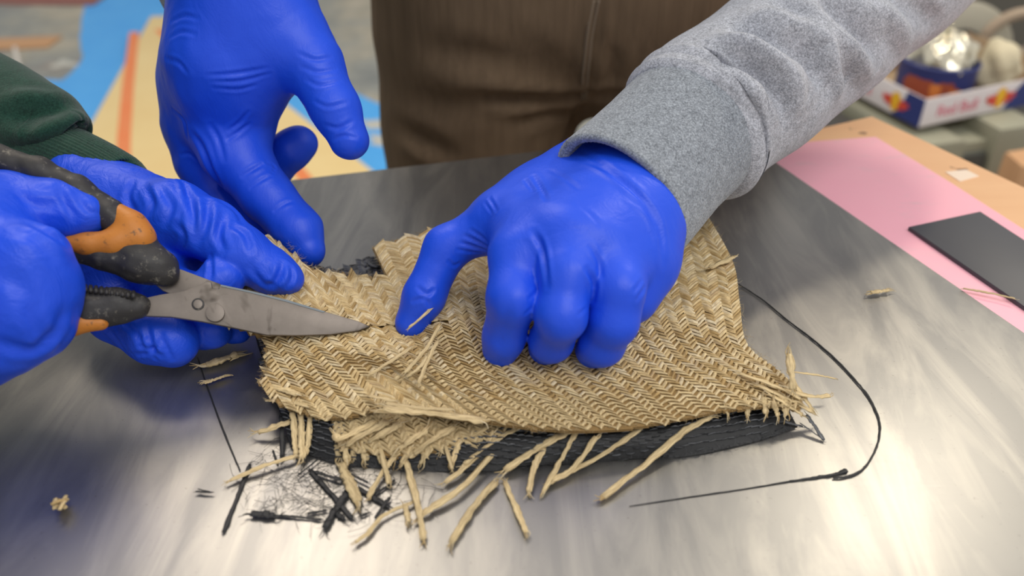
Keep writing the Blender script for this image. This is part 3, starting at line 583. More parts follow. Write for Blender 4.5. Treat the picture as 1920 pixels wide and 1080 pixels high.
blk = [([(469, 870), (445, 930), (418, 998)], 7, 'long black carbon strip lying apart under the tip of a straw strand'), ([(580, 880), (620, 925), (660, 971)], 9, 'black carbon strip running under the crossed carbon strip'), ([(652, 918), (632, 950), (608, 990)], 13, 'broad black carbon strip crossing over another strip'), ([(470, 962), (495, 964), (514, 966)], 14, 'stubby wide carbon piece at the head of a thin strip'), ([(508, 966), (550, 969), (602, 974)], 6, 'thin black carbon strip trailing from the stubby wide piece'), ([(670, 914), (700, 932), (731, 952)], 9, 'black carbon strip beside the broad flat straw strand'), ([(731, 932), (718, 950), (704, 972)], 7, 'short carbon strip touching the end of a longer one near the thin curved straw'),
       ([(590, 884), (640, 900)], 7, 'short carbon strip just in front of the frayed ply'), ([(576, 963), (612, 957)], 6, 'small carbon strip between the thin trailing strip and the crossed strips'), ([(630, 962), (645, 972)], 10, 'tiny broad carbon chip beside the crossed strips'), ([(367, 922), (397, 923)], 5, 'tiny carbon sliver lying alone on the clean metal'), ([(372, 917), (396, 923)], 3, 'hair-thin carbon sliver leaning on the lone tiny sliver'), ([(676, 968), (690, 962)], 6, 'tiny carbon speck between the crossed strips and the curved straw'), ([(526, 780, 7), (529, 820, 4), (528, 858, 1.5)], 8, 'black carbon strip hanging beside the three hanging straw strands'), ([(600, 858), (560, 890)], 4, 'thin carbon strip in the fluff by the carbon cloth corner'), ([(690, 905), (640, 880)], 5, 'thin carbon strip under the broad flat straw strand'), ([(700, 930), (740, 900)], 6, 'short carbon strip slanting under the hanging straw ends'), ([(512, 845), (520, 868)], 4, 'tiny carbon strip beside the long thin straw strand')]
for i, (p, wd, lb) in enumerate(blk):
    p = [q if len(q) == 3 else (*q, 1.0+.3*(i % 4)) for q in p]; tag(strand('carbon_clipping', p, wd, M_CARBON_D, None, seed=200+i, fray=2, flat=.18), lb, 'clipping', 'carbon clippings on the metal sheet')
for i, (p, wd) in enumerate([([(1512, 778, 7), (1528, 800, 4), (1545, 825, 1)], 8), ([(1500, 793, 4), (1545, 825, 1.2)], 3), ([(1470, 790, 5), (1505, 800, 2)], 5), ([(690, 492, 8), (705, 500, 9), (720, 492, 8)], 7)]): strand('frayed_strand', p, wd, M_CARBON, cc, seed=240+i, fray=1, flat=.4)
def thread(pts, wpx, label, taper=0, z=.7): return tag(strand('carbon_thread', [(x, y, z) for x, y in pts], wpx, M_CARBON_D, None, seed=int(pts[0][0]), fray=0, flat=.5, taper=taper), label, 'thread')
thread([(1385, 533), (1430, 562), (1476, 600), (1525, 637), (1568, 675), (1603, 712), (1630, 746), (1647, 782), (1650, 810), (1643, 840), (1625, 872), (1604, 888), (1580, 895), (1562, 896)], 4, 'long black thread curving round the right end of the stack')
thread([(1588, 882), (1566, 889), (1530, 895), (1480, 901)], 9, 'short thick black thread end beside the curved thread', .8)
thread([(1500, 899), (1400, 916), (1290, 932), (1180, 949)], 3, 'faint straight black thread running left from the thick thread end', .4, .4)
thread([(370, 670), (392, 735), (420, 810), (450, 882)], 3, 'thin straight black thread below the shears')
m = MB()
for k in range(330):
    x, y = rng.normal(610, 85), rng.normal(905, 38)
    if not (440 < x < 830 and 825 < y < 1000): continue
    c = P(x, y, rng.uniform(.4, 2.5)); a = rng.uniform(0, 6.28); d = np.array([math.cos(a), math.sin(a), 0])*rng.uniform(.002, .008); b = np.array([-d[1], d[0], 0])*rng.normal()*.5; m.add(*tube(spline([c-d, c+b, c+d], 5), rng.uniform(.00005, .00013), 3, False))
tag(m.build('carbon_fluff', M_CARBON_D), 'black carbon dust and hair scattered in the litter below the cloth', 'fluff', kind='stuff')
def fuzz(name, poly, n, length, mat, parent, z, rad=.00007, seed=1):
    r = np.random.default_rng(seed); m = MB()
    for k in range(n):
        i = r.integers(len(poly)-1); t = r.random(); x = poly[i][0]*(1-t)+poly[i+1][0]*t; y = poly[i][1]*(1-t)+poly[i+1][1]*t; zz = poly[i][2]*(1-t)+poly[i+1][2]*t
        c = P(x, y, zz); d = r.normal(size=3)*[1, 1, .5]; d *= length*r.uniform(.4, 1.3)/np.linalg.norm(d); m.add(*tube(spline([c, c+d*.5+r.normal(size=3)*length*.15, c+d], 5), np.linspace(rad, rad*.4, 5), 3, False))
    tag(m.build(name, mat, parent), kind='stuff')
fuzz('edge_fuzz', [(497, 634, 27), (501, 690, 23), (489, 716, 19), (522, 755, 17), (602, 783, 15), (690, 770, 18), (905, 787, 20), (1000, 803, 19), (1100, 807, 19), (1250, 790, 17), (1350, 769, 16), (1450, 760, 15), (1500, 765, 12), (1478, 712, 17), (1402, 645, 24), (1385, 560, 30), (1374, 490, 32), (1330, 405, 32)], 900, .0035, M_STRAW, cl, 0)
fuzz('edge_fuzz', [(540, 455, 43), (575, 498, 38), (640, 510, 28), (683, 518, 24), (722, 520, 21), (712, 490, 20), (698, 462, 18), (760, 445, 19), (812, 428, 20)], 420, .0032, M_STRAW, cl, 0, seed=2)
fuzz('edge_fuzz', [(540, 840, 2), (640, 870, 2), (800, 882, 2), (935, 880, 2), (1110, 864, 2), (1268, 856, 2), (1420, 826, 2), (1500, 800, 2)], 420, .005, M_CARBON, cc, 0, seed=3)

# ------------------------------------------------------------------ shears
tipp = Q(695, 612, .452); h1 = Q(262, 575, .428); h2 = Q(300, 480, .436)
pn_ = np.cross(h1-tipp, h2-tipp); pn_ /= np.linalg.norm(pn_); pn_ *= -np.sign(pn_@FW)           # towards the viewer
def onp(px, py, off=0): d = ray(px, py); p0 = tipp+pn_*off; return CAM+d*(((p0-CAM)@pn_)/(d@pn_))
shr = empty('shears', tipp, 'heavy steel shears with worn black and orange handles cutting the cloth', 'shears')
b1 = bevel_poly('blade', [onp(x, y) for x, y in ((255, 562), (300, 552), (345, 545), (378, 532), (386, 527), (396, 529), (398, 540), (410, 541), (413, 533), (470, 545), (540, 562), (620, 587), (672, 602), (695, 612), (672, 620), (620, 627), (555, 629), (500, 628), (440, 615), (380, 603), (320, 594), (262, 592))], -pn_*.0032, M_STEEL, shr, .0006)
bevel_poly('ground_edge', [onp(x, y, .0003) for x, y in ((414, 533.5), (470, 545.5), (540, 562.5), (610, 584), (606, 586), (536, 565.5), (468, 548.5), (414, 537))], -pn_*.0012, M_EDGE, b1, 0)
bevel_poly('blade', [onp(x, y, -.0036) for x, y in ((312, 500), (340, 505), (380, 520), (410, 531), (470, 560), (560, 588), (660, 606), (690, 611), (640, 615), (520, 600), (400, 585), (340, 560), (305, 545), (285, 528))], -pn_*.003, M_STEEL, shr, .0006)
for (x, y, r, mt, hh) in ((371, 570, 12, M_GRIP, .0006), (371, 570, 9, M_STEEL, .0012), (403, 586, 18, M_STEEL, .0024)):
    a = np.linspace(0, 6.28, 24, endpoint=False); bevel_poly('pivot_bolt' if r > 12 else 'rivet', [onp(x+r*math.cos(q), y+r*math.sin(q)*.95, hh) for q in a], -pn_*(hh+.0004), mt, b1, .0004 if r > 8 else 0)
def onr(px, py, rpx, off=0): p = onp(px, py, off); return (p, rpx*depth(p)/FPX)
fl_ = [onp(-130, 180, .03), onp(360, 700, .03), onp(-130, 700, -.03), onp(360, 180, -.03)]; lo = np.min(fl_, 0)-.012; hi = np.max(fl_, 0)+.012
fd = Field(lo, hi, .0012)
D = fd.new(); fd.chain(D, [onr(-110, 262, 26, .004), onr(-20, 292, 26, .004), onr(70, 320, 25, .004), onr(145, 356, 25, .003), onr(205, 402, 27, .002), onr(255, 452, 32), onr(296, 500, 28), onr(312, 518, 20)], .004)
fd.chain(D, [onr(305, 502, 26), onr(262, 494, 33, .0), onr(200, 478, 26, .0), onr(120, 466, 22, .0), onr(40, 470, 20)], .006)
V, F = fd.mesh(D); gr = mk('handle', V+normals(V, F)*(noise3(V, 700, 2)*.00025)[:, None], F, M_GRIP, shr); tag(gr, 'scuffed black looped handle')
D = fd.new(); fd.chain(D, [onr(222, 402, 21, .003), onr(246, 424, 26, .0035), onr(264, 446, 24, .0035)], .005); fd.chain(D, [onr(262, 448, 24, .0035), onr(215, 456, 22, .0045), onr(165, 458, 18, .005), onr(128, 456, 14, .005)], .006)
V, F = fd.mesh(D); tag(mk('handle_inset', V, F, M_ORANGE, gr), 'worn orange plastic inset')
D = fd.new(); fd.chain(D, [onr(258, 574, 24), onr(220, 574, 32), onr(170, 580, 36), onr(60, 590, 34), onr(-60, 600, 32)], .005); V, F = fd.mesh(D); lg = mk('handle', V+normals(V, F)*(noise3(V, 600, 5)*.0003)[:, None], F, M_GRIP, shr)
tag(lg, 'scuffed black lower handle')
D = fd.new(); fd.chain(D, [onr(190, 606, 14, .004), onr(130, 606, 22, .004), onr(60, 610, 24, .004)], .005); V, F = fd.mesh(D); mk('handle_inset', V, F, M_ORANGE, lg)
for k in range(11):
    x = 150+k*10; y = 546+k*1.3; V, F, U = tube(spline([onp(x, y-9, -.005), onp(x, y-11, .003), onp(x, y-2, .0095)], 6), .0011, 8); mk('grip_rib', V, F, M_GRIP, lg)

# ------------------------------------------------------------------ gloved hands
def hand(chains, palm, kf=.005, kp=.010, h=.0010, bulge=0, seed=0, web=.0016, strokes=(), kpalm=.016):
    """chains and palm: lists of (px, py, depth-or-(z,), radius px)"""
    def cv(q):
        x, y, t, r = q; p = P(x, y, t[0]) if isinstance(t, tuple) else Q(x, y, t); return (p, r*depth(p)/FPX)
    ch = [[cv(q) for q in c] for c in chains]; pl = [[cv(q) for q in c] for c in palm]; al = [q for c in ch+pl for q in c]
    lo = np.min([p-r for p, r in al], 0)-.012; hi = np.max([p+r for p, r in al], 0)+.012
    fd = Field(lo, hi, h); DP = fd.new()
    for c in pl: fd.chain(DP, c, kpalm)
    D = DP.copy()
    for c in ch:
        d = fd.new(); fd.chain(d, c, kf); d = smin(d, DP, kp); D = smin(D, d, web)
    V, F = fd.mesh(D, 3)
    if bulge: V = V+normals(V, F)*(noise3(V, 160, seed)*bulge+noise3(V, 420, seed+1)*bulge*.35)[:, None]
    if strokes: V = crease(V, F, strokes)
    return V, F
z = lambda v: (v,)
# hand pressing the cloth down
CH1 = [[(1060, 350, z(78), 56), (930, 416, z(74), 44), (838, 464, z(62), 41), (795, 555, z(42), 38), (772, 605, z(29), 32)],
       [(985, 410, z(80), 34), (964, 480, z(79), 46), (962, 560, z(67), 47), (945, 632, z(42), 38), (938, 655, z(33), 34)],
       [(1070, 440, z(82), 34), (1062, 520, z(78), 48), (1052, 592, z(65), 47), (1034, 638, z(43), 39), (1024, 650, z(33), 35)],
       [(1150, 470, z(76), 34), (1160, 545, z(71), 48), (1150, 600, z(58), 46), (1128, 645, z(41), 40), (1113, 657, z(33), 34)],
       [(1212, 490, z(64), 44), (1188, 565, z(53), 38), (1155, 590, z(38), 33), (1130, 600, z(30), 28)]]
WR1 = [(1106, 316, z(83), 40), (1142, 342, z(86), 45), (1172, 368, z(86), 46), (1200, 398, z(83), 44), (1232, 432, z(75), 36)]
MC1 = [(972, 425, z(79), 46), (1015, 438, z(82), 48), (1062, 452, z(83), 49), (1108, 466, z(80), 49), (1152, 478, z(76), 49), (1205, 490, z(66), 42)]
PA1 = [[WR1[0], MC1[0]], [WR1[1], MC1[1]], [WR1[1], MC1[2]], [WR1[2], MC1[2]], [WR1[2], MC1[3]], [WR1[3], MC1[4]], [WR1[4], MC1[5]], [WR1[3], MC1[5]], [(1105, 325, z(79), 44), (1010, 378, z(77), 46), (950, 412, z(75), 42)], [(1205, 290, .50, 34), WR1[0]], [(1290, 250, .52, 60), WR1[2]]]
ST1 = [([(1000, 435), (1015, 462), (1022, 495), (1026, 535)], 1.6, 1.5), ([(1108, 462), (1122, 490), (1128, 520)], 1.3, .7), ([(1102, 505), (1113, 530), (1112, 562)], 1.5, 1.3), ([(1090, 283), (1150, 325), (1205, 375), (1235, 425), (1245, 500)], 2.0, 1.2), ([(1080, 296), (1130, 318), (1175, 350)], 1.4, .6),
       ([(1180, 370), (1215, 400), (1232, 440)], 1.6, .8), ([(1000, 330), (1015, 355), (1025, 375)], 1.4, .8), ([(985, 338), (1000, 358)], 1.2, .6), ([(1030, 318), (1060, 335), (1085, 355)], 1.4, .5), ([(918, 372), (932, 395)], 1.0, .7), ([(910, 380), (922, 398)], .9, .5),
       ([(872, 442), (895, 452), (918, 464)], 1.0, .9), ([(865, 455), (890, 462), (915, 470)], 1.0, .9), ([(885, 432), (905, 445), (920, 458)], 1.0, .7), ([(858, 468), (880, 472), (902, 474)], .9, .7), ([(785, 540), (800, 552), (812, 545)], 1.2, .9), ([(775, 565), (795, 560), (805, 572)], 1.1, .7), ([(842, 490), (852, 498), (860, 494)], 1.0, .8),
       ([(1008, 545), (992, 560)], .9, .5), ([(1000, 575), (985, 588)], .9, .5), ([(1102, 575), (1085, 590)], .9, .5), ([(1208, 540), (1196, 560)], 1.2, .7), ([(1204, 525), (1190, 545)], 1.0, .5), ([(935, 640), (950, 600), (955, 580)], 2.5, .6), ([(1080, 380), (1110, 405), (1125, 425)], 1.2, .35)]
V1, F1 = hand(CH1, PA1, strokes=ST1, bulge=.00018, web=.0008, kp=.014, kpalm=.022)
# the other hand of the same person, reaching in from above
CH2 = [[(530, 60, .505, 70), (585, 120, .50, 56), (628, 205, .495, 46), (655, 262, .495, 37)],
       [(430, 230, .53, 78), (440, 285, .525, 62), (500, 368, .52, 48), (560, 435, .516, 44), (578, 468, .513, 33)],
       [(385, 240, .55, 72), (385, 300, .55, 55), (430, 400, .55, 44), (500, 455, .545, 36)],
       [(440, 330, .575, 45), (510, 318, .57, 35), (545, 282, .565, 36), (562, 268, .565, 33)],
       [(370, 180, .56, 54), (372, 260, .57, 40), (420, 340, .58, 36)]]
PA2 = [[(450, -120, .50, 92), (455, -20, .505, 104), (500, 60, .505, 90)], [(450, -20, .51, 104), (432, 120, .515, 106), (432, 220, .53, 80)], [(436, 60, .52, 94), (392, 160, .54, 76), (386, 235, .55, 70)], [(480, 20, .505, 95), (540, 80, .505, 72)], [(440, 30, .52, 88), (380, 140, .55, 60)]]
ST2 = [([(388, 142), (440, 138), (500, 128)], 1.2, .8), ([(395, 152), (450, 152), (505, 138)], 1.1, .7), ([(400, 165), (445, 168), (480, 160)], 1.1, .6), ([(560, 100), (590, 112), (620, 108)], 1.3, .6), ([(565, 125), (595, 135), (630, 130)], 1.2, .6), ([(575, 150), (600, 160), (638, 152)], 1.2, .6), ([(590, 190), (615, 200), (650, 192)], 1.2, .6),
       ([(610, 235), (635, 240), (660, 228)], 1.3, .7), ([(625, 262), (645, 255), (668, 258)], 1.0, .6), ([(360, 250), (378, 275), (400, 325), (440, 380)], 2.2, 1.6), ([(395, 235), (410, 262), (420, 300)], 1.6, .9), ([(430, 245), (450, 228), (465, 210)], 1.3, .8), ([(425, 262), (448, 246), (468, 232)], 1.2, .7), ([(340, 290), (355, 288), (370, 300)], 1.2, .7),
       ([(455, 330), (475, 318), (492, 308)], 1.2, .7), ([(470, 352), (490, 338), (505, 330)], 1.1, .6), ([(515, 395), (535, 382), (548, 378)], 1.1, .6), ([(322, 40), (345, 30), (370, 34)], 1.3, .6), ([(320, 70), (340, 60), (365, 64)], 1.3, .6), ([(312, 110), (335, 118), (350, 135)], 1.4, .7), ([(325, 205), (345, 225), (352, 260)], 1.5, .8), ([(500, 305), (515, 312), (508, 330)], 1.0, .5)]
V2, F2_ = hand(CH2, PA2, strokes=ST2, bulge=.00035, seed=4)
# left hand of the cutter, holding the cloth behind the blades
CH3 = [[(330, 405, .478, 62), (395, 432, .472, 58), (455, 478, .466, 50), (515, 512, .466, 40), (540, 522, .464, 31)],
       [(270, 480, .482, 60), (320, 545, .465, 46), (395, 548, .456, 38), (418, 522, .456, 34), (408, 506, .457, 24)],
       [(255, 500, .49, 60), (215, 590, .47, 48), (290, 628, .458, 52), (325, 640, .456, 50)],
       [(300, 520, .49, 52), (345, 590, .474, 40), (388, 618, .47, 36), (402, 624, .468, 30)],
       [(340, 520, .495, 42), (400, 590, .484, 30), (440, 620, .48, 22), (452, 624, .48, 16)]]
PA3 = [[(150, 350, .50, 66), (235, 395, .495, 72), (325, 410, .48, 64)], [(200, 400, .50, 75), (270, 470, .492, 72), (260, 510, .49, 60)], [(300, 440, .49, 66), (330, 500, .495, 54)], [(190, 470, .49, 58), (190, 560, .478, 46)]]
ST3 = [([(350, 350), (362, 400), (366, 450)], 2.2, 1.8), ([(390, 375), (385, 420), (372, 455)], 2.2, 1.9), ([(420, 400), (410, 440), (420, 470)], 2.0, 1.5), ([(300, 350), (320, 385), (310, 420)], 2.2, 1.5), ([(270, 345), (285, 380), (275, 410)], 2.2, 1.4), ([(440, 425), (460, 440), (470, 470)], 1.8, 1.2), ([(530, 495), (522, 520), (505, 540)], 1.8, 1.6), ([(545, 500), (548, 520), (540, 538)], 1.4, .9),
       ([(470, 500), (490, 528), (520, 540)], 1.8, 1.0), ([(250, 340), (240, 370), (255, 400)], 2.0, 1.2), ([(395, 480), (395, 505), (394, 525)], 1.5, 1.2), ([(275, 610), (282, 640), (290, 670)], 1.6, 1.3), ([(262, 650), (285, 655), (305, 668)], 1.4, 1.0), ([(250, 665), (280, 660), (300, 640)], 1.4, .9), ([(300, 625), (310, 648), (322, 672)], 1.6, 1.0), ([(195, 610), (220, 640), (235, 660)], 2.0, 1.2), ([(330, 330), (345, 345), (352, 365)], 1.6, 1.0), ([(410, 375), (440, 395), (455, 420)], 1.6, .9), ([(330, 420), (345, 440), (340, 465)], 1.8, 1.2), ([(225, 600), (255, 625), (270, 655)], 1.6, 1.0)]
V3, F3_ = hand(CH3, PA3, strokes=ST3, bulge=.0006, seed=8, kf=.006, web=.001)
# right hand of the cutter, closed on the handles
CH4 = [[(-90, 430, .42, 95), (20, 392, .425, 66), (95, 392, .428, 54), (150, 400, .43, 42), (165, 402, .43, 33)],
       [(-40, 470, .40, 92), (50, 505, .395, 76), (78, 545, .402, 66), (40, 590, .425, 46)],
       [(-60, 540, .40, 92), (40, 570, .395, 78), (58, 600, .402, 70), (20, 630, .425, 46)],
       [(-90, 600, .405, 86), (0, 625, .40, 72), (15, 640, .408, 60)],
       [(-110, 650, .41, 76), (-40, 670, .405, 60)]]
PA4 = [[(-330, 590, .36, 130), (-190, 545, .385, 135), (-80, 500, .40, 108)], [(-190, 580, .385, 130), (-70, 600, .40, 95)], [(-180, 500, .39, 120), (-60, 430, .415, 92)]]
ST4 = [([(-10, 640), (60, 655), (100, 625), (120, 580)], 3.0, 1.6), ([(60, 420), (100, 440), (125, 455)], 3.0, 1.8), ([(30, 360), (60, 380), (110, 385)], 2.5, 1.0), ([(20, 430), (70, 450), (110, 500)], 3.0, 1.0), ([(90, 640), (60, 600), (70, 560)], 3.0, 1.0), ([(150, 375), (165, 395), (185, 400)], 1.5, .8), ([(0, 500), (40, 540), (50, 600)], 4, .9), ([(110, 350), (125, 385), (140, 410)], 1.8, 1.2)]
V4, F4 = hand(CH4, PA4, strokes=ST4, bulge=.0006, seed=12, kf=.008, web=.008, h=.0013)

# ------------------------------------------------------------------ clothing
def q2(px, py, t): return Q(px, py, t)
def sleeve(pts, n, k, disp=None, lip=.004, oval=None):
    """pts: (centre, radius m); a tube open at the hand end, its rim turned inward"""
    c = spline([p for p, r in pts], n); r = np.interp(np.linspace(0, len(pts)-1, n), np.arange(len(pts)), [r for p, r in pts])
    V, F, U = tube(c, r, k, False, 1.0, disp); d = c[1]-c[0]
    if oval:
        m = CAM-c[0]; T = c[-1]-c[0]; T /= np.linalg.norm(T); m = m-T*(m@T); m /= np.linalg.norm(m); f = np.repeat(np.interp(np.linspace(0, 1, n), *oval), k); cc_ = np.repeat(c, k, 0)
        V = V-((1-f)*((V-cc_)@m))[:, None]*m
    d /= np.linalg.norm(d); ring = V[:k]
    in1 = ring+(c[0]-ring)/np.linalg.norm(c[0]-ring, axis=1)[:, None]*lip*.6-d*lip*.35; in2 = in1+(c[0]-in1)/np.linalg.norm(c[0]-in1, axis=1)[:, None]*lip*.8+d*lip*.6; in3 = in2+d*.03
    b = len(V); V = np.vstack([V, in1, in2, in3])
    for a0, a1 in ((0, b), (b, b+k), (b+k, b+2*k)): F += [(a1+j, a1+(j+1) % k, a0+(j+1) % k, a0+j) for j in range(k)]
    return V, np.array(F)
def rp(px, py, t, rpx): return (Q(px, py, t), rpx*t/FPX)
pa = empty('person', np.array([.081, .86, -.85]), 'person in brown trousers and grey sweatshirt pressing the cloth with blue gloves', 'person')
mk('glove', V1, F1, M_GLOVE, pa); mk('glove', V2, F2_, M_GLOVE, pa)
# left cuff and sleeve
rib = lambda nn, am: (lambda s, a: am*np.sin(nn*a)+0*s)
V, F = sleeve([rp(1163, 374, .452, 150), rp(1192, 345, .463, 146), rp(1240, 295, .48, 140), rp(1290, 246, .498, 140)], 60, 240, rib(80, .00022), oval=([0, 1], [.71, .86])); tag(mk('cuff', V, F, M_CUFF, pa), 'ribbed grey cuff')
V, F = sleeve([rp(1288, 248, .497, 143), rp(1294, 242, .499, 151), rp(1302, 234, .502, 147), rp(1308, 229, .504, 152), rp(1318, 222, .507, 146), rp(1345, 200, .515, 148), rp(1400, 163, .526, 150), rp(1460, 116, .54, 146), rp(1560, 34, .565, 146), rp(1680, -66, .59, 150), rp(1850, -205, .63, 155)], 260, 200, None, .003, oval=([0, .3, 1], [.80, .92, 1]))
V = V+normals(V, F)*(noise3(V, 60, 21)*.0016)[:, None]
SL = [([(1345, 122), (1395, 152), (1438, 195), (1458, 235)], 7, 3), ([(1345, 98), (1395, 120), (1450, 158), (1480, 205)], 7, -3.2), ([(1350, 75), (1410, 95), (1470, 130), (1510, 180)], 7, 5), ([(1420, 20), (1470, 40), (1530, 75), (1570, 120)], 7, 5), ([(1500, 5), (1540, 45), (1600, 105), (1635, 140)], 7, 5), ([(1545, -10), (1600, 40), (1645, 105)], 7, -4.5), ([(1630, 0), (1675, 40), (1705, 80)], 7, 4.5), ([(1540, 90), (1570, 140), (1575, 180)], 6, 3.5), ([(1470, 60), (1520, 105), (1545, 165)], 7, -4), ([(1370, 45), (1420, 65), (1470, 100)], 7, -4), ([(1700, -10), (1735, 25), (1750, 45)], 6, -3), ([(1440, 130), (1480, 175), (1500, 215)], 6, 3.5)]
V = crease(V, F, SL[:1]+[(p, w_, d*1.35) for p, w_, d in SL[1:]]); mk('sleeve', V, F, M_GREY, pa)
# right cuff and sleeve (mostly above the frame)
e2 = np.array([-.27, .76, .30])
wr2 = Q(440, -110, .50); V, F = sleeve([(Q(432, -4, .545), .040), (Q(410, -70, .555), .043), (wr2+(e2-wr2)*.25, .045)], 30, 160, rib(70, .00025)); mk('cuff', V, F, M_CUFF, pa)
fd = Field((-.40, .50, -.10), (.50, 1.10, .66), .006); D = fd.new(); c0 = .081
for a, b, ra, rb in (((c0-.07, .86, .16), (c0-.06, .82, .42), .12, .12), ((c0+.07, .86, .16), (c0+.06, .82, .42), .12, .12), ((c0-.15, .82, .47), (c0+.15, .82, .47), .085, .085), ((c0, .83, .46), (c0, .80, .56), .09, .06)): fd.cone(D, a, b, ra, rb, .05, .05)
fd.chain(D, [(np.array([c0-.18, .82, .47]), .08), (e2, .062), (wr2+(e2-wr2)*.22, .052)], .03)
fd.chain(D, [(np.array([c0+.18, .82, .47]), .08), (Q(1850, -205, .63)+[.02, .03, .01], .062), (Q(1800, -165, .62), .054)], .03)
V, F = fd.mesh(D, 3); V = V+normals(V, F)*(noise3(V, 40, 5)*.004)[:, None]; mk('sweatshirt', V, F, M_GREY, pa)
fd = Field((c0-.3, .6, -.02), (c0+.3, 1.12, .20), .006); D = fd.new()
for a, b, ra, rb in (((c0-.075, .865, .125), (c0+.075, .865, .125), .125, .125), ((c0-.075, .865, .16), (c0+.075, .865, .16), .122, .122)): fd.cone(D, a, b, ra, rb, .03, .05)
zz = fd.ax[2][None, None, :]; D = np.maximum(D, (.086-zz).astype(np.float32)); V, F = fd.mesh(D, 2); mk('shirt_hem', V, F, M_BLACK_CLOTH, pa)
# trousers
fd = Field((c0-.30, .62, -.85), (c0+.30, 1.10, .16), .006); D = fd.new()
for a, b, ra, rb, k in (((c0-.082, .86, .10), (c0+.082, .86, .10), .122, .122, .05), ((c0-.10, .855, .065), (c0+.10, .855, .065), .107, .107, .04)): fd.cone(D, a, b, ra, rb, k, .05)
for s in (-1, 1):
    d = fd.new(); fd.chain(d, [(np.array([c0+s*.108, .85, .02]), .112), (np.array([c0+s*.118, .845, -.06]), .098), (np.array([c0+s*.124, .84, -.16]), .094), (np.array([c0+s*.115, .84, -.40]), .080), (np.array([c0+s*.12, .86, -.78]), .062)], .02); D = smin(D, d, .014)
V, F = fd.mesh(D, 3); V = V+normals(V, F)*(noise3(V, 26, 31)*.003)[:, None]
TS = [([(1100, 178), (1040, 186), (960, 186), (880, 180)], 7, 9), ([(1090, 205), (1020, 215), (960, 235)], 8, 4), ([(1088, 160), (1000, 130), (900, 105), (800, 90)], 12, 4), ([(1080, 135), (1010, 95), (930, 60)], 11, 3), ([(745, 240), (800, 265), (860, 300)], 10, 6), ([(760, 270), (800, 300)], 9, -4), ([(1098, 190), (1075, 230), (1060, 270)], 8, 6), ([(1110, 180), (1160, 178), (1230, 182)], 7, 6), ([(780, 130), (860, 150), (950, 160)], 12, -3), ([(760, 180), (850, 200), (940, 205)], 11, 3), ([(1140, 80), (1150, 130), (1140, 160)], 7, 4), ([(1112, -10), (1100, 60), (1094, 120), (1092, 185)], 4, -3.5), ([(1125, -10), (1115, 60), (1108, 120), (1104, 180)], 4, 3.5)]
V = crease(V, F, TS); tr = mk('trousers', V, F, M_TROUSER, pa)
bvt = BVHTree.FromPolygons(V.tolist(), F.tolist())
def onto(px, py, off=0):
    d = Vector(ray(px, py)).normalized(); h = bvt.ray_cast(Vector(CAM), d)[0]; return np.array(h)-np.array(d)*off if h else Y(px, py, .75)
for dx in (-3, 6):
    V, F, U = tube(spline([onto(1117+dx, 0, .0005), onto(1105+dx, 60, .0005), onto(1099+dx, 110, .0005), onto(1095+dx, 150, .0005), onto(1094+dx*.6, 185, .0005)], 40), .0013, 8); mk('fly_seam', V, F, Mat('seam_thread', lin(120, 106, 90), .9).m, tr)
M_SHOE = Mat('dark_leather', lin(40, 36, 34), .5).m
for s in (-1, 1):
    a = np.array([c0+s*.12, .86, -.80]); fd = Field(a-[.08, .26, .06], a+[.08, .12, .1], .006); D = fd.new(); fd.chain(D, [(a+[0, .03, .0], .048), (a+[0, -.06, -.012], .045), (a+[s*.012, -.17, -.016], .036)], .02); D = np.maximum(D, (-.849-fd.ax[2])[None, None, :].astype(np.float32)); V, F = fd.mesh(D, 2); mk('shoe', V, F, M_SHOE, pa)

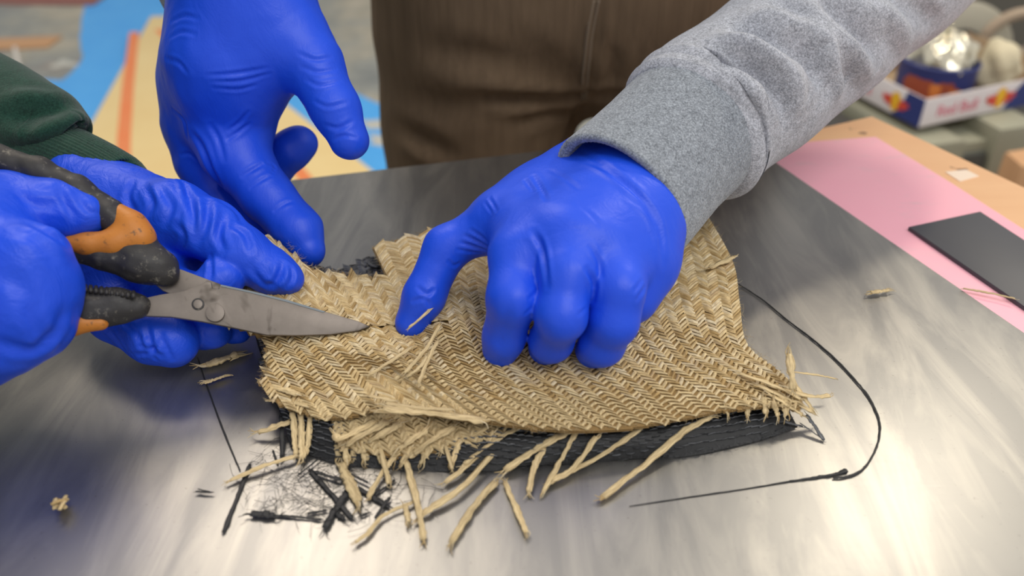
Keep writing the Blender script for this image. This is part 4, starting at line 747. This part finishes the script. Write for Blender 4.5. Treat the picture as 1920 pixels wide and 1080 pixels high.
# the cutter, in dark green
pb = empty('person', np.array([-.72, .42, -.85]), 'person in a dark green sweatshirt cutting the cloth with blue gloves', 'person')
mk('glove', V3, F3_, M_GLOVE2, pb); mk('glove', V4, F4, M_GLOVE2, pb)
V, F = sleeve([rp(232, 352, .497, 46), rp(226, 348, .499, 58), rp(180, 325, .505, 62), rp(120, 300, .512, 66), rp(60, 280, .52, 70)], 60, 200, rib(60, .0004)); tag(mk('cuff', V, F, M_GREEN, pb), 'ribbed dark green cuff')
V, F = sleeve([rp(128, 262, .512, 40), rp(122, 258, .512, 62), rp(108, 252, .514, 78), rp(80, 244, .518, 88), rp(30, 232, .525, 102), rp(-40, 205, .535, 112), rp(-200, 130, .56, 120)], 160, 160, None, .003)
V = V+normals(V, F)*(noise3(V, 70, 17)*.0015)[:, None]; V = crease(V, F, [([(60, 265), (100, 240), (140, 225), (160, 240)], 6, 5), ([(20, 215), (80, 205), (130, 215)], 7, -3.5), ([(0, 180), (60, 190), (100, 210)], 7, 2.5), ([(0, 245), (50, 250), (90, 240)], 6, 3)]); mk('sleeve', V, F, M_GREEN, pb)
w4 = Q(-330, 590, .36); fd = Field((-1.15, .0, -.30), (-.20, .86, .62), .009); D = fd.new()
for a, b, ra, rb in (((-.72, .34, -.2), (-.64, .34, .30), .13, .13), ((-.72, .50, -.2), (-.64, .50, .30), .13, .13), ((-.62, .26, .38), (-.62, .58, .38), .09, .09), ((-.62, .42, .40), (-.58, .42, .50), .08, .06)): fd.cone(D, a, b, ra, rb, .06, .05)
fd.chain(D, [(np.array([-.62, .60, .37]), .08), (np.array([-.50, .66, .16]), .062), (Q(-160, 148, .555), .042)], .03)
fd.chain(D, [(np.array([-.62, .24, .37]), .08), (np.array([-.46, .12, .12]), .060), (w4+[-.03, -.02, .0], .045)], .03)
V, F = fd.mesh(D, 3); mk('sweatshirt', V, F, M_GREEN, pb)
fd = Field((-.95, .1, -.85), (-.5, .75, -.05), .010); D = fd.new()
fd.cone(D, (-.73, .34, -.16), (-.73, .50, -.16), .125, .125, .04, .05)
for s in (-1, 1): fd.chain(D, [(np.array([-.73, .42+s*.09, -.16]), .105), (np.array([-.72, .42+s*.11, -.45]), .08), (np.array([-.73, .42+s*.115, -.78]), .062)], .03)
V, F = fd.mesh(D, 2); mk('trousers', V, F, M_BLACK_CLOTH, pb)
for s in (-1, 1):
    a = np.array([-.73, .42+s*.115, -.80]); fd = Field(a-[.12, .08, .06], a+[.26, .08, .1], .007); D = fd.new(); fd.chain(D, [(a+[-.03, 0, 0], .048), (a+[.06, 0, -.012], .045), (a+[.17, 0, -.016], .036)], .02); D = np.maximum(D, (-.849-fd.ax[2])[None, None, :].astype(np.float32)); V, F = fd.mesh(D, 2); mk('shoe', V, F, M_SHOE, pb)
